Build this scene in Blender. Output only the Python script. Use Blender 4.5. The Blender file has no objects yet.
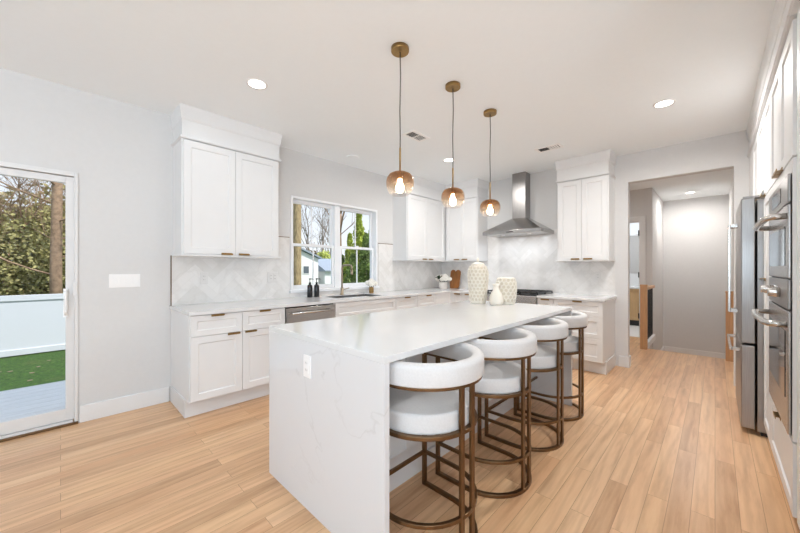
import bpy, bmesh, math, random
from mathutils import Vector, Matrix
random.seed(7)
PI = math.pi
S = bpy.context.scene
COL = S.collection
XW, YR, CH = -3.78, 5.063, 2.747          # window wall, range wall, ceiling height

# ------------------------------------------------------------------ camera, sky, lights, exposure
cam = bpy.data.cameras.new('camera'); cam.lens = 14.715; cam.sensor_width = 36; cam.shift_y = 0.0031
cam.clip_start = 0.05; cam.clip_end = 300
co = bpy.data.objects.new('camera', cam); COL.objects.link(co)
co.location = (0, 0, 1.269); co.rotation_euler = (PI/2, 0, math.radians(43.93)); S.camera = co

w = bpy.data.worlds.new('sky'); S.world = w; w.use_nodes = True
nt = w.node_tree; nt.nodes.clear()
wo = nt.nodes.new('ShaderNodeOutputWorld'); bg = nt.nodes.new('ShaderNodeBackground')
tc = nt.nodes.new('ShaderNodeTexCoord'); sx = nt.nodes.new('ShaderNodeSeparateXYZ')
rp = nt.nodes.new('ShaderNodeValToRGB')
rp.color_ramp.elements[0].position = 0.0; rp.color_ramp.elements[0].color = (0.88, 0.91, 0.95, 1)
rp.color_ramp.elements[1].position = 0.6; rp.color_ramp.elements[1].color = (0.58, 0.72, 0.92, 1)
nt.links.new(tc.outputs['Generated'], sx.inputs[0]); nt.links.new(sx.outputs['Z'], rp.inputs[0])
nt.links.new(rp.outputs[0], bg.inputs[0]); nt.links.new(bg.outputs[0], wo.inputs[0]); bg.inputs[1].default_value = 1.05

def lamp(name, kind, loc, rot, energy, color=(1, 1, 1), **kw):
    l = bpy.data.lights.new(name, kind); l.energy = energy; l.color = color
    for k, v in kw.items(): setattr(l, k, v)
    o = bpy.data.objects.new(name, l); COL.objects.link(o); o.location = loc; o.rotation_euler = rot
    return o
lamp('sun', 'SUN', (0, 0, 20), (math.radians(38), 0, math.radians(118)), 4.0, (1, .96, .90), angle=math.radians(4))
lamp('rear_fill_lamp', 'AREA', (-0.1, -3.42, 1.50), (math.radians(148), 0, 0), 95, (0.70, 0.86, 1.0), shape='RECTANGLE', size=2.6, size_y=1.8)  # added fill behind the camera, tilted up to brighten the ceiling
lamp('right_fill_lamp', 'AREA', (3.12, -2.15, 1.40), (math.radians(140), 0, math.radians(90)), 150, (0.70, 0.86, 1.0), shape='RECTANGLE', size=2.3, size_y=2.0)  # added fill on the unseen right side, bounced off the ceiling
S.view_settings.view_transform = 'Standard'; S.view_settings.look = 'None'
S.view_settings.gamma = 1; S.view_settings.use_curve_mapping = False
S.view_settings.exposure = 0.18
S.cycles.diffuse_bounces = 8; S.cycles.max_bounces = 16; S.cycles.transparent_max_bounces = 16
CAN_W = 7           # recessed ceiling lamps, watts
PENDANT_W = 1.6

# ------------------------------------------------------------------ materials
def srgb(r, g, b):
    f = lambda c: (c/255/12.92) if c/255 <= .04045 else ((c/255+.055)/1.055)**2.4
    return (f(r), f(g), f(b), 1)
class NT:
    def __init__(s, name):
        s.m = bpy.data.materials.new(name); s.m.use_nodes = True
        s.t = s.m.node_tree; s.b = s.t.nodes['Principled BSDF']
    def n(s, typ, **kw):
        x = s.t.nodes.new(typ)
        for k, v in kw.items():
            if k in x.inputs.keys() if hasattr(x.inputs, 'keys') else False: x.inputs[k].default_value = v
            else: setattr(x, k, v)
        return x
    def l(s, a, b): s.t.links.new(a, b)
    def obj(s, scale=(1, 1, 1), rot=(0, 0, 0)):
        t = s.n('ShaderNodeTexCoord'); mp = s.n('ShaderNodeMapping')
        mp.inputs['Scale'].default_value = scale; mp.inputs['Rotation'].default_value = rot
        s.l(t.outputs['Object'], mp.inputs[0]); return mp.outputs[0]
    def noise(s, vec, scale, detail=3, rough=.5):
        x = s.n('ShaderNodeTexNoise'); x.inputs['Scale'].default_value = scale
        x.inputs['Detail'].default_value = detail; x.inputs['Roughness'].default_value = rough
        s.l(vec, x.inputs['Vector']); return x.outputs['Fac']
    def ramp(s, fac, stops):
        r = s.n('ShaderNodeValToRGB'); e = r.color_ramp.elements
        while len(e) < len(stops): e.new(.5)
        for i, (p, c) in enumerate(stops): e[i].position = p; e[i].color = c
        s.l(fac, r.inputs[0]); return r.outputs[0]
    def mix(s, fac, a, b, typ='MIX'):
        x = s.n('ShaderNodeMix', data_type='RGBA', blend_type=typ)
        if isinstance(fac, (int, float)): x.inputs[0].default_value = fac
        else: s.l(fac, x.inputs[0])
        for i, v in ((6, a), (7, b)):
            if isinstance(v, tuple): x.inputs[i].default_value = v
            else: s.l(v, x.inputs[i])
        return x.outputs[2]
    def bump(s, fac, strength=.1, dist=.01):
        x = s.n('ShaderNodeBump'); x.inputs['Strength'].default_value = strength; x.inputs['Distance'].default_value = dist
        s.l(fac, x.inputs['Height']); s.l(x.outputs[0], s.b.inputs['Normal'])

def mat(name, c, rough=.5, metal=0, var=.04, scale=8, bump=0, stretch=(1, 1, 1), spec=.5, coat=0):
    k = NT(name); b = k.b
    b.inputs['Roughness'].default_value = rough; b.inputs['Metallic'].default_value = metal
    b.inputs['Specular IOR Level'].default_value = spec; b.inputs['Coat Weight'].default_value = coat
    f = k.noise(k.obj(stretch), scale)
    lo = tuple(max(0, v*(1-var)) for v in c[:3])+(1,); hi = tuple(min(1, v*(1+var)) for v in c[:3])+(1,)
    k.l(k.ramp(f, [(.3, lo), (.7, hi)]), b.inputs['Base Color'])
    if bump: k.bump(f, bump)
    return k.m
def emit(name, c, strength):
    k = NT(name); k.b.inputs['Base Color'].default_value = c
    k.b.inputs['Emission Color'].default_value = c; k.b.inputs['Emission Strength'].default_value = strength
    return k.m

M = {}
M['wall'] = mat('warm_grey_wall_paint', srgb(217, 216, 215), .7, var=.01, scale=30)
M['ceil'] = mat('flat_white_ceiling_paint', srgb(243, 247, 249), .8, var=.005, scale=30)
M['taupe'] = mat('taupe_wall_paint', srgb(150, 144, 138), .8, var=.02)
M['trim'] = mat('white_trim_paint', srgb(232, 232, 232), .4, var=.01)
M['cab'] = mat('white_cabinet_lacquer', srgb(229, 229, 229), .35, var=.008)
M['toe'] = mat('white_plinth_lacquer', srgb(226, 226, 226), .4, var=.008)
M['dark'] = mat('dark_gap', (.02, .02, .02, 1), .6)
M['black'] = mat('black_matte', (.012, .012, .013, 1), .35)
M['brass'] = mat('aged_brass', srgb(158, 128, 82), .34, 1, var=.12, scale=30)
M['bronze'] = mat('brushed_bronze_metal', srgb(124, 98, 72), .36, 1, var=.1, scale=25, stretch=(1, 1, .2))
M['steel'] = mat('brushed_stainless_steel', srgb(188, 186, 184), .26, 1, var=.06, scale=14, stretch=(1, 1, 12))
M['steelv'] = mat('vertical_brushed_stainless_steel', srgb(160, 157, 155), .3, 1, var=.08, scale=14, stretch=(12, 12, .5))
M['steelb'] = mat('pale_handle_steel', srgb(205, 203, 200), .25, 1, var=.03)
M['vinyl'] = mat('white_window_vinyl', srgb(240, 241, 243), .35, var=.006)
M['fabric'] = mat('white_boucle_upholstery', srgb(216, 214, 213), .8, var=.03, scale=120, bump=.12)
M['ceramic'] = mat('cream_ceramic_glaze', srgb(240, 234, 222), .35, var=.04)
M['ceramicd'] = mat('cream_ceramic_inner', srgb(226, 217, 200), .6, var=.06, scale=30)
M['pot'] = mat('white_planter_ceramic', srgb(228, 222, 216), .45, var=.06, scale=20)
M['petal'] = mat('white_petals', srgb(243, 240, 232), .7, var=.05, scale=25)
M['leaf'] = mat('dark_green_leaves', srgb(52, 74, 44), .55, var=.3, scale=30)
M['board'] = mat('warm_acacia_board', srgb(160, 104, 55), .5, var=.25, scale=10, stretch=(6, 1, .6))
M['oak'] = mat('clear_oak_post', srgb(196, 150, 106), .45, var=.12, scale=9, stretch=(8, 8, .6))
M['vanity'] = mat('light_oak_vanity', srgb(200, 165, 120), .5, var=.1, scale=9, stretch=(8, 8, .6))
M['bathwall'] = mat('grey_bathroom_paint', srgb(196, 194, 192), .7, var=.01)
M['plate'] = mat('white_switch_plate', srgb(246, 245, 244), .3, var=.004)
M['platepk'] = mat('pale_grey_outlet_plate', srgb(222, 220, 218), .35, var=.004)
M['ovenglass'] = mat('dark_oven_glass', srgb(62, 58, 56), .06, .6, var=.05)
M['sink'] = mat('dark_satin_sink_steel', srgb(112, 112, 113), .45, .8, var=.05)
M['nickel'] = mat('champagne_nickel', srgb(176, 160, 138), .3, 1, var=.05)
M['slot'] = mat('grey_outlet_slot', srgb(150, 148, 146), .6)
M['soap'] = mat('black_soap_bottle', srgb(22, 23, 28), .25, var=.1)
M['bark'] = mat('tree_bark', srgb(166, 146, 110), .9, var=.35, scale=14, bump=.5, stretch=(2, 2, .5))
M['barkd'] = mat('grey_brown_branch_bark', srgb(140, 128, 118), .9, var=.3, scale=10)
M['barkr'] = mat('brown_twig_bark', srgb(158, 132, 108), .9, var=.3, scale=10)
M['doorvinyl'] = mat('soft_white_door_vinyl', srgb(226, 225, 224), .4, var=.006)
M['fence'] = mat('white_vinyl_fence_panel', srgb(204, 208, 215), .5, var=.012)
M['deck'] = mat('weathered_grey_deck', srgb(232, 230, 228), .7, var=.05, scale=10, stretch=(4, .4, 1))
M['siding'] = mat('white_house_siding', srgb(240, 240, 240), .7, var=.02)
M['roof'] = mat('blue_grey_roof_shingle', srgb(150, 160, 174), .85, var=.12, scale=20)
M['glassd'] = mat('dark_house_window', srgb(96, 104, 112), .2)
M['ev1'] = mat('dull_evergreen_foliage', srgb(166, 160, 106), .8, var=.45, scale=3)
M['ev2'] = mat('brown_shrub_foliage', srgb(190, 174, 126), .8, var=.4, scale=3)
M['con1'] = mat('sun_tinted_conifer_foliage', srgb(176, 188, 84), .8, var=.35, scale=3)  # bright sun on the conifers is put into this green
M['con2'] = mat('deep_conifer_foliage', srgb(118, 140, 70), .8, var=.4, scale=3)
M['yel'] = mat('yellow_green_shrub_foliage', srgb(205, 212, 118), .8, var=.3, scale=3)
M['rust'] = mat('rust_hedge_foliage', srgb(142, 128, 104), .9, var=.3, scale=3)
M['can'] = emit('lit_recessed_lens', (1, .96, .9, 1), 6)
M['bulb'] = emit('lit_pendant_bulb', (1, .84, .62, 1), 40)

def m_floor():
    k = NT('natural_oak_planks'); b = k.b
    t = k.n('ShaderNodeTexCoord'); sp = k.n('ShaderNodeSeparateXYZ'); cb = k.n('ShaderNodeCombineXYZ')
    k.l(t.outputs['Object'], sp.inputs[0]); k.l(sp.outputs['Y'], cb.inputs['X']); k.l(sp.outputs['X'], cb.inputs['Y'])
    br = k.n('ShaderNodeTexBrick'); br.offset = .37; br.offset_frequency = 2; br.squash = 1
    k.l(cb.outputs[0], br.inputs['Vector'])
    for n_, v in (('Scale', 1), ('Mortar Size', .0009), ('Mortar Smooth', .1), ('Bias', 0), ('Brick Width', 1.15), ('Row Height', .092)): br.inputs[n_].default_value = v
    br.inputs['Color1'].default_value = (0, 0, 0, 1); br.inputs['Color2'].default_value = (1, 1, 1, 1); br.inputs['Mortar'].default_value = (.5, .5, .5, 1)
    base = k.ramp(br.outputs['Color'], [(0, srgb(190, 149, 111)), (.2, srgb(219, 175, 134)), (.4, srgb(236, 199, 158)), (.6, srgb(213, 165, 124)), (.8, srgb(231, 191, 147)), (1, srgb(199, 156, 118))])
    # grain: per-plank offset of stretched noise
    ad = k.n('ShaderNodeVectorMath', operation='MULTIPLY_ADD'); ad.inputs[1].default_value = (7, 7, 7)
    k.l(br.outputs['Color'], ad.inputs[0])
    mp = k.n('ShaderNodeMapping'); mp.inputs['Scale'].default_value = (9, .8, 1); k.l(t.outputs['Object'], mp.inputs[0]); k.l(mp.outputs[0], ad.inputs[2])
    g1 = k.noise(ad.outputs[0], 3.2, 5, .6)
    wv = k.n('ShaderNodeTexWave', wave_type='BANDS', bands_direction='X'); k.l(ad.outputs[0], wv.inputs['Vector'])
    for n_, v in (('Scale', .55), ('Distortion', 16), ('Detail', 3), ('Detail Scale', .55)): wv.inputs[n_].default_value = v
    c = k.mix(.34, base, k.ramp(g1, [(.32, srgb(160, 112, 76)), (.5, srgb(216, 171, 130)), (.72, srgb(238, 202, 160))]))
    c = k.mix(k.ramp(wv.outputs['Color'], [(0, (.2, .2, .2, 1)), (.4, (0, 0, 0, 1))]), c, srgb(170, 124, 88))
    kn = k.noise(ad.outputs[0], .9, 2)
    c = k.mix(k.ramp(kn, [(.64, (0, 0, 0, 1)), (.76, (.5, .5, .5, 1))]), c, srgb(152, 112, 80))
    c = k.mix(br.outputs['Fac'], c, srgb(150, 112, 80))
    k.l(c, b.inputs['Base Color']); b.inputs['Roughness'].default_value = .3; b.inputs['Specular IOR Level'].default_value = .5
    return k.m
M['floor'] = m_floor()

def m_quartz(name, vein, base=srgb(222, 222, 223), rough=.12):
    k = NT(name); v = k.obj((1, 1, 1), (.4, .6, .3))
    n1 = k.n('ShaderNodeTexNoise'); n1.inputs['Scale'].default_value = 1.3; n1.inputs['Detail'].default_value = 6; n1.inputs['Distortion'].default_value = .6
    k.l(v, n1.inputs['Vector'])
    line = k.ramp(n1.outputs['Fac'], [(.492, (0, 0, 0, 1)), (.5, (vein, vein, vein, 1)), (.506, (0, 0, 0, 1))])
    msk = k.ramp(k.noise(v, 1.7, 2), [(.42, (0, 0, 0, 1)), (.62, (1, 1, 1, 1))])
    f = k.mix(1, line, msk, 'MULTIPLY')
    c = k.mix(f, base, srgb(176, 172, 168))
    soft = k.ramp(k.noise(v, 2.2, 4), [(.35, srgb(238, 237, 236)), (.7, base)])
    c = k.mix(.5, c, soft, 'MULTIPLY') if False else c
    k.l(c, k.b.inputs['Base Color']); k.b.inputs['Roughness'].default_value = rough
    return k.m
M['quartz'] = m_quartz('white_veined_quartz', .3)
M['quartzp'] = m_quartz('plain_white_quartz', .22, srgb(224, 224, 224))

def m_tile():
    k = NT('pale_marble_herringbone_tile')
    a = k.n('ShaderNodeVertexColor'); a.layer_name = 'tile'
    base = k.ramp(a.outputs['Color'], [(0, srgb(224, 222, 219)), (.6, srgb(231, 229, 227)), (1, srgb(236, 234, 232))])
    v = k.n('ShaderNodeTexCoord')
    f = k.noise(v.outputs['Object'], 5, 5)
    c = k.mix(k.ramp(f, [(.46, (0, 0, 0, 1)), (.52, (.18, .18, .18, 1)), (.58, (0, 0, 0, 1))]), base, srgb(196, 192, 188))
    k.l(c, k.b.inputs['Base Color']); k.b.inputs['Roughness'].default_value = .22
    return k.m
M['tile'] = m_tile()
M['grout'] = mat('pale_grey_grout', srgb(216, 213, 210), .8)

def m_glass(name, tint, mixw=.93):
    k = NT(name); t = k.t; out = t.nodes['Material Output']
    tr = k.n('ShaderNodeBsdfTransparent'); tr.inputs[0].default_value = tint
    gl = k.n('ShaderNodeBsdfGlossy'); gl.inputs['Roughness'].default_value = .02
    fr = k.n('ShaderNodeFresnel'); fr.inputs[0].default_value = 1.3
    ge = k.n('ShaderNodeNewGeometry'); mu = k.n('ShaderNodeMath', operation='MULTIPLY_ADD'); mu.inputs[1].default_value = -1; mu.inputs[2].default_value = 1
    k.l(ge.outputs['Backfacing'], mu.inputs[0]); fm = k.n('ShaderNodeMath', operation='MULTIPLY'); k.l(mu.outputs[0], fm.inputs[0]); k.l(fr.outputs[0], fm.inputs[1])
    ms = k.n('ShaderNodeMixShader'); k.l(fm.outputs[0], ms.inputs[0]); k.l(tr.outputs[0], ms.inputs[1]); k.l(gl.outputs[0], ms.inputs[2])
    k.l(ms.outputs[0], out.inputs[0]); return k.m
M['pane'] = m_glass('clear_window_glass', (.99, .992, .992, 1))
def m_amber():
    k = NT('amber_ombre_glass'); out = k.t.nodes['Material Output']
    t = k.n('ShaderNodeTexCoord'); sp = k.n('ShaderNodeSeparateXYZ'); k.l(t.outputs['Object'], sp.inputs[0])
    mr = k.n('ShaderNodeMapRange'); mr.inputs[1].default_value = -.08; mr.inputs[2].default_value = .08; k.l(sp.outputs['Z'], mr.inputs[0])
    col = k.ramp(mr.outputs[0], [(.08, (.98, .96, .95, 1)), (.3, (.88, .80, .72, 1)), (.55, (.62, .44, .30, 1)), (.8, (.42, .23, .11, 1)), (1, (.34, .16, .07, 1))])
    tr = k.n('ShaderNodeBsdfTransparent'); k.l(col, tr.inputs[0])
    gl = k.n('ShaderNodeBsdfGlossy'); gl.inputs['Roughness'].default_value = .06
    k.l(k.ramp(mr.outputs[0], [(.1, (.95, .95, .95, 1)), (.8, (.8, .55, .36, 1))]), gl.inputs[0])
    fr = k.n('ShaderNodeLayerWeight'); fr.inputs[0].default_value = .5
    nz = k.noise(t.outputs['Object'], 22, 2); bp = k.n('ShaderNodeBump'); bp.inputs['Strength'].default_value = .5; bp.inputs['Distance'].default_value = .01
    k.l(nz, bp.inputs['Height']); k.l(bp.outputs[0], gl.inputs['Normal']); k.l(bp.outputs[0], fr.inputs['Normal'])
    fp_ = k.n('ShaderNodeMath', operation='POWER'); fp_.inputs[1].default_value = 2.2; k.l(fr.outputs['Facing'], fp_.inputs[0])
    f2 = k.n('ShaderNodeMath', operation='MULTIPLY_ADD'); f2.inputs[1].default_value = .65; f2.inputs[2].default_value = .06; k.l(fp_.outputs[0], f2.inputs[0])
    tl = k.n('ShaderNodeBsdfTranslucent'); k.l(col, tl.inputs[0])
    m0 = k.n('ShaderNodeMixShader'); m0.inputs[0].default_value = .05; k.l(tr.outputs[0], m0.inputs[1]); k.l(tl.outputs[0], m0.inputs[2])
    ms = k.n('ShaderNodeMixShader'); k.l(f2.outputs[0], ms.inputs[0]); k.l(m0.outputs[0], ms.inputs[1]); k.l(gl.outputs[0], ms.inputs[2])
    k.l(ms.outputs[0], out.inputs[0]); return k.m
M['amber'] = m_amber()
def m_grass():
    k = NT('autumn_lawn'); v = k.obj()
    f = k.noise(v, 16, 6, .8); g = k.noise(v, 2.0, 4)
    c = k.ramp(f, [(.36, srgb(24, 52, 6)), (.52, srgb(52, 90, 18)), (.66, srgb(92, 124, 40))])
    c = k.mix(k.ramp(g, [(.55, (0, 0, 0, 1)), (.75, (.35, .35, .35, 1))]), c, srgb(104, 100, 56))
    k.l(c, k.b.inputs['Base Color']); k.b.inputs['Roughness'].default_value = .9; k.bump(f, .8, .05); return k.m
M['grass'] = m_grass()

# ------------------------------------------------------------------ mesh helpers
class MB:
    def __init__(s): s.v = []; s.f = []; s.sm = []; s.col = []
    def add(s, vs, fs, smooth=False):
        o = len(s.v); s.v += [tuple(p) for p in vs]; s.f += [tuple(i+o for i in f) for f in fs]; s.sm += [smooth]*len(fs); return s
    def box(s, x0, x1, y0, y1, z0, z1):
        if x0 > x1: x0, x1 = x1, x0
        if y0 > y1: y0, y1 = y1, y0
        if z0 > z1: z0, z1 = z1, z0
        v = [(x, y, z) for x in (x0, x1) for y in (y0, y1) for z in (z0, z1)]
        return s.add(v, [(0, 1, 3, 2), (4, 6, 7, 5), (0, 4, 5, 1), (2, 3, 7, 6), (0, 2, 6, 4), (1, 5, 7, 3)])
    def prism(s, pts, a0, a1, axis='z', smooth=False):
        n = len(pts)
        f = {'z': lambda p, a: (p[0], p[1], a), 'y': lambda p, a: (p[0], a, p[1]), 'x': lambda p, a: (a, p[0], p[1])}[axis]
        s.add([f(p, a0) for p in pts]+[f(p, a1) for p in pts], [(i, (i+1) % n, n+(i+1) % n, n+i) for i in range(n)], smooth)
        o = len(s.v)-2*n
        s.f += [tuple(o+i for i in reversed(range(n))), tuple(o+n+i for i in range(n))]; s.sm += [False]*2
        return s
    def lathe(s, prof, seg=24, c=(0, 0, 0), cap=True, smooth=True):
        v = []; f = []
        for r, z in prof:
            for i in range(seg):
                a = 2*PI*i/seg; v.append((c[0]+r*math.cos(a), c[1]+r*math.sin(a), c[2]+z))
        for j in range(len(prof)-1):
            for i in range(seg):
                k = (i+1) % seg; f.append((j*seg+i, j*seg+k, (j+1)*seg+k, (j+1)*seg+i))
        s.add(v, f, smooth)
        if cap:
            o = len(s.v)-len(v)
            s.f += [tuple(o+i for i in reversed(range(seg))), tuple(o+(len(prof)-1)*seg+i for i in range(seg))]; s.sm += [False]*2
        return s
    def tube(s, pts, r, seg=8, closed=False, smooth=True):
        P = [Vector(p) for p in pts]; n = len(P); rs = r if isinstance(r, (list, tuple)) else [r]*n
        v = []; up = None
        for i in range(n):
            a = P[(i-1) % n] if (i or closed) else P[0]; b = P[(i+1) % n] if (i < n-1 or closed) else P[-1]
            t = (b-a)
            t = t.normalized() if t.length > 1e-9 else Vector((0, 0, 1))
            if up is None: up = Vector((0, 0, 1)) if abs(t.z) < .9 else Vector((1, 0, 0))
            x = t.cross(up)
            if x.length < 1e-6: x = t.orthogonal()
            x.normalize(); y = x.cross(t).normalized(); up = y
            for k in range(seg):
                an = 2*PI*k/seg; v.append(P[i]+rs[i]*(math.cos(an)*x+math.sin(an)*y))
        f = []
        for i in range(n if closed else n-1):
            j = (i+1) % n
            for k in range(seg):
                l = (k+1) % seg; f.append((i*seg+k, i*seg+l, j*seg+l, j*seg+k))
        if not closed: f += [tuple(range(seg))[::-1], tuple((n-1)*seg+k for k in range(seg))]
        return s.add(v, f, smooth)
    def ribbon(s, pts, wd, ht, closed=False):
        """rectangular bar swept along a horizontal path: wd across, z from 0 to ht (ht=(z0,z1))"""
        P = [Vector((p[0], p[1], 0)) for p in pts]; n = len(P); v = []
        for i in range(n):
            a = P[(i-1) % n] if (i or closed) else P[0]; b = P[(i+1) % n] if (i < n-1 or closed) else P[-1]
            t = (b-a).normalized(); nx = Vector((-t.y, t.x, 0))
            for q in (-1, 1):
                for z in ht: v.append((P[i].x+nx.x*q*wd/2, P[i].y+nx.y*q*wd/2, z))
        f = []
        for i in range(n if closed else n-1):
            j = (i+1) % n
            for a, b in ((0, 1), (1, 3), (3, 2), (2, 0)): f.append((i*4+a, i*4+b, j*4+b, j*4+a))
        if not closed: f += [(0, 2, 3, 1), ((n-1)*4, (n-1)*4+1, (n-1)*4+3, (n-1)*4+2)]
        return s.add(v, f)
    def ball(s, c, r, seg=12, ring=8, sc=(1, 1, 1)):
        v = []; f = []
        for j in range(ring+1):
            th = PI*j/ring
            for i in range(seg):
                a = 2*PI*i/seg
                v.append((c[0]+sc[0]*r*math.sin(th)*math.cos(a), c[1]+sc[1]*r*math.sin(th)*math.sin(a), c[2]+sc[2]*r*math.cos(th)))
        for j in range(ring):
            for i in range(seg):
                k = (i+1) % seg; f.append((j*seg+i, (j+1)*seg+i, (j+1)*seg+k, j*seg+k))
        return s.add(v, f, True)
def empty_parent(o, parent):
    if parent is not None: o.parent = parent
def obj(name, mb, m, parent=None, bevel=0, seg=2, label=None, kind=None, subsurf=0):
    me = bpy.data.meshes.new(name); me.from_pydata(mb.v, [], mb.f); me.update()
    bm = bmesh.new(); bm.from_mesh(me); bmesh.ops.remove_doubles(bm, verts=bm.verts, dist=1e-6) if subsurf else None
    bmesh.ops.recalc_face_normals(bm, faces=bm.faces); bm.to_mesh(me); bm.free()
    if len(me.polygons) == len(mb.sm): me.polygons.foreach_set('use_smooth', mb.sm)
    me.materials.append(m if not isinstance(m, str) else M[m])
    o = bpy.data.objects.new(name, me); COL.objects.link(o)
    if bevel:
        b = o.modifiers.new('bevel', 'BEVEL'); b.width = bevel; b.segments = seg; b.limit_method = 'ANGLE'; b.angle_limit = math.radians(40)
    if subsurf: sm = o.modifiers.new('subdivision', 'SUBSURF'); sm.levels = sm.render_levels = subsurf
    if parent is not None: o.parent = parent
    if label: o['label'] = label
    if kind: o['kind'] = kind
    return o
def thing(name, label, cat, loc=(0, 0, 0), rotz=0, group=None):
    o = bpy.data.objects.new(name, None); COL.objects.link(o); o.empty_display_size = .1
    o.location = loc; o.rotation_euler = (0, 0, rotz); o['label'] = label; o['category'] = cat
    if group: o['group'] = group
    return o
def tag(o, label, cat, group=None, kind=None):
    o['label'] = label; o['category'] = cat
    if group: o['group'] = group
    if kind: o['kind'] = kind
    return o
def struct(name, mb, m, label=None, bevel=0):
    o = obj(name, mb, m, None, bevel); o['kind'] = 'structure'
    if label: o['label'] = label
    return o
def dup(root, loc, label=None, rotz=None):
    r = root.copy(); COL.objects.link(r); r.location = loc
    if rotz is not None: r.rotation_euler = (0, 0, rotz)
    if label: r['label'] = label
    for ch in list(root.children):
        c = ch.copy(); COL.objects.link(c); c.parent = r
        for g in list(ch.children):
            d = g.copy(); COL.objects.link(d); d.parent = c
    return r

# ------------------------------------------------------------------ room shell
struct('floor', MB().box(-3.92, 3.3, -3.6, 6.5, -.12, 0).box(-3.0, -.86, 6.5, 7.45, -.12, 0), 'floor', 'natural oak plank floor')
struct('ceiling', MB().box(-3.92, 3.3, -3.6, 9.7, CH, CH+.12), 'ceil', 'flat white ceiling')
# window wall with openings for the sliding door and the window
WY0, WY1, WZ0, WZ1 = 1.975, 3.41, .985, 2.18
DY0, DY1, DZ1 = -1.76, .10, 2.06
mb = MB()
T = -.14
def ww(y0, y1, z0, z1): mb.box(XW+T, XW, y0, y1, z0, z1)
ww(-3.6, DY0, 0, CH); ww(DY0, DY1, DZ1, CH); ww(DY1, WY0, 0, CH); ww(WY0, WY1, 0, WZ0); ww(WY0, WY1, WZ1, CH); ww(WY1, YR+.12, 0, CH)
struct('wall_left', mb, 'wall', 'light grey window wall')
# range wall with doorway
mb = MB()
mb.box(XW, -.806, YR, YR+.12, 0, CH).box(-.806, .148, YR, YR+.12, 2.385, CH).box(.148, 1.1, YR, YR+.12, 0, CH)
struct('wall_back', mb, 'wall', 'light grey range wall with the hall doorway')
struct('wall_right', MB().box(.98, 1.1, 1.35, YR, 0, CH).box(1.1, 3.3, 1.35, 1.47, 0, CH).box(3.18, 3.3, -3.6, -3.3, 0, CH).box(3.18, 3.3, -1.0, 1.35, 0, CH).box(3.18, 3.3, -3.3, -1.0, 0, .35).box(3.18, 3.3, -3.3, -1.0, 2.42, CH), 'wall', 'grey wall behind the tall cabinets')
struct('wall_front', MB().box(-3.92, -1.4, -3.6, -3.48, 0, CH).box(1.2, 3.18, -3.6, -3.48, 0, CH).box(-1.4, 1.2, -3.6, -3.48, 0, .5).box(-1.4, 1.2, -3.6, -3.48, 2.4, CH), 'taupe', 'wall behind the viewpoint with an added opening for light')  # unseen wall; opening and dark paint chosen to limit light inside
# hall beyond the doorway
struct('wall_hall', MB().box(-2.95, -1.83, 7.45, 7.57, 0, CH).box(-1.83, -1.0, 7.45, 7.57, 2.16, CH).box(-1.0, -.82, 7.45, 7.57, 0, CH)
       .box(-.94, -.82, 7.57, 9.15, -1, CH).box(-.94, -.86, 6.5, 7.57, -1, -.12), 'wall', 'hall wall with the bathroom doorway')
struct('wall_stairwell', MB().box(-.94, .4, 9.15, 9.27, -1, CH).box(.2, .32, YR+.12, 9.15, -1, CH), 'wall', 'plain grey stairwell wall under the hall light')
struct('wall_hall_side', MB().box(-3.05, -2.95, YR+.12, 7.45, 0, CH), 'wall')
struct('floor_landing', MB().box(-.82, .2, 6.5, 9.15, -.62, -.56), 'floor', 'lower stair landing')
struct('wall_stair_riser', MB().box(-.86, .2, 6.47, 6.5, -.62, -.12), 'trim')
struct('baseboard_landing', MB().box(-.82, .2, 9.132, 9.15, -.56, -.41).box(-.82, -.802, 7.57, 9.132, -.56, -.41), 'trim', bevel=.004)
struct('baseboard_left', MB().box(XW, XW+.016, DY1+.008, .722, 0, .14), 'trim', 'white baseboard beside the sliding door', bevel=.004)
struct('baseboard_back', MB().prism([(-.905, YR-.016), (-.79, YR-.016), (-.79, YR+.12), (-.806, YR+.12), (-.806, YR), (-.905, YR)], 0, .14), 'trim', 'white baseboard at the doorway corner', bevel=.004)
struct('baseboard_hall', MB().box(-1.0+.09, -.82, 7.434, 7.45, 0, .14), 'trim', bevel=.004)

# sliding glass door
d = thing('door_1', 'white sliding glass door looking onto the deck', 'door', (XW, DY0, 0)); d['kind'] = 'structure'; del d['category']
W = DY1-DY0
obj('door_frame', MB().box(-.14, .012, 0, .045, .02, DZ1).box(-.14, .012, W-.022, W, .02, DZ1).box(-.14, .012, .045, W-.022, DZ1-.035, DZ1).box(-.14, .0, .045, W-.03, .0, .035), 'doorvinyl', d, .003)
obj('threshold', MB().box(.0, .02, 0, W, 0, .018), 'bronze', d, .002, label='dark threshold strip')
def sash(y0, y1, xa, xb, nm):
    st, tr = .05, .052
    fr = MB().box(xa, xb, y0, y0+st, .04, DZ1-.04).box(xa, xb, y1-st, y1, .04, DZ1-.04).box(xa, xb, y0+st, y1-st, .04, .135).box(xa, xb, y0+st, y1-st, DZ1-.04-tr, DZ1-.04)
    p = obj(nm, fr, 'doorvinyl', d, .003)
    obj('pane', MB().box((xa+xb)/2-.004, (xa+xb)/2+.004, y0+st, y1-st, .135, DZ1-.04-tr), 'pane', p)
    return p
sp_ = sash(W/2-.03, W-.022, -.055, -.012, 'sliding_panel'); sash(.045, W/2+.05, -.125, -.08, 'fixed_panel')
obj('handle', MB().box(-.012, .006, W-.085, W-.06, .88, 1.11).tube([(.0, W-.072, .90), (.032, W-.072, .92), (.032, W-.072, 1.07), (.0, W-.072, 1.09)], .009), 'plate', sp_, .002)
obj('latch', MB().box(.0, .02, W-.03, W-.005, 1.05, 1.16), 'doorvinyl', d, .003)

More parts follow.
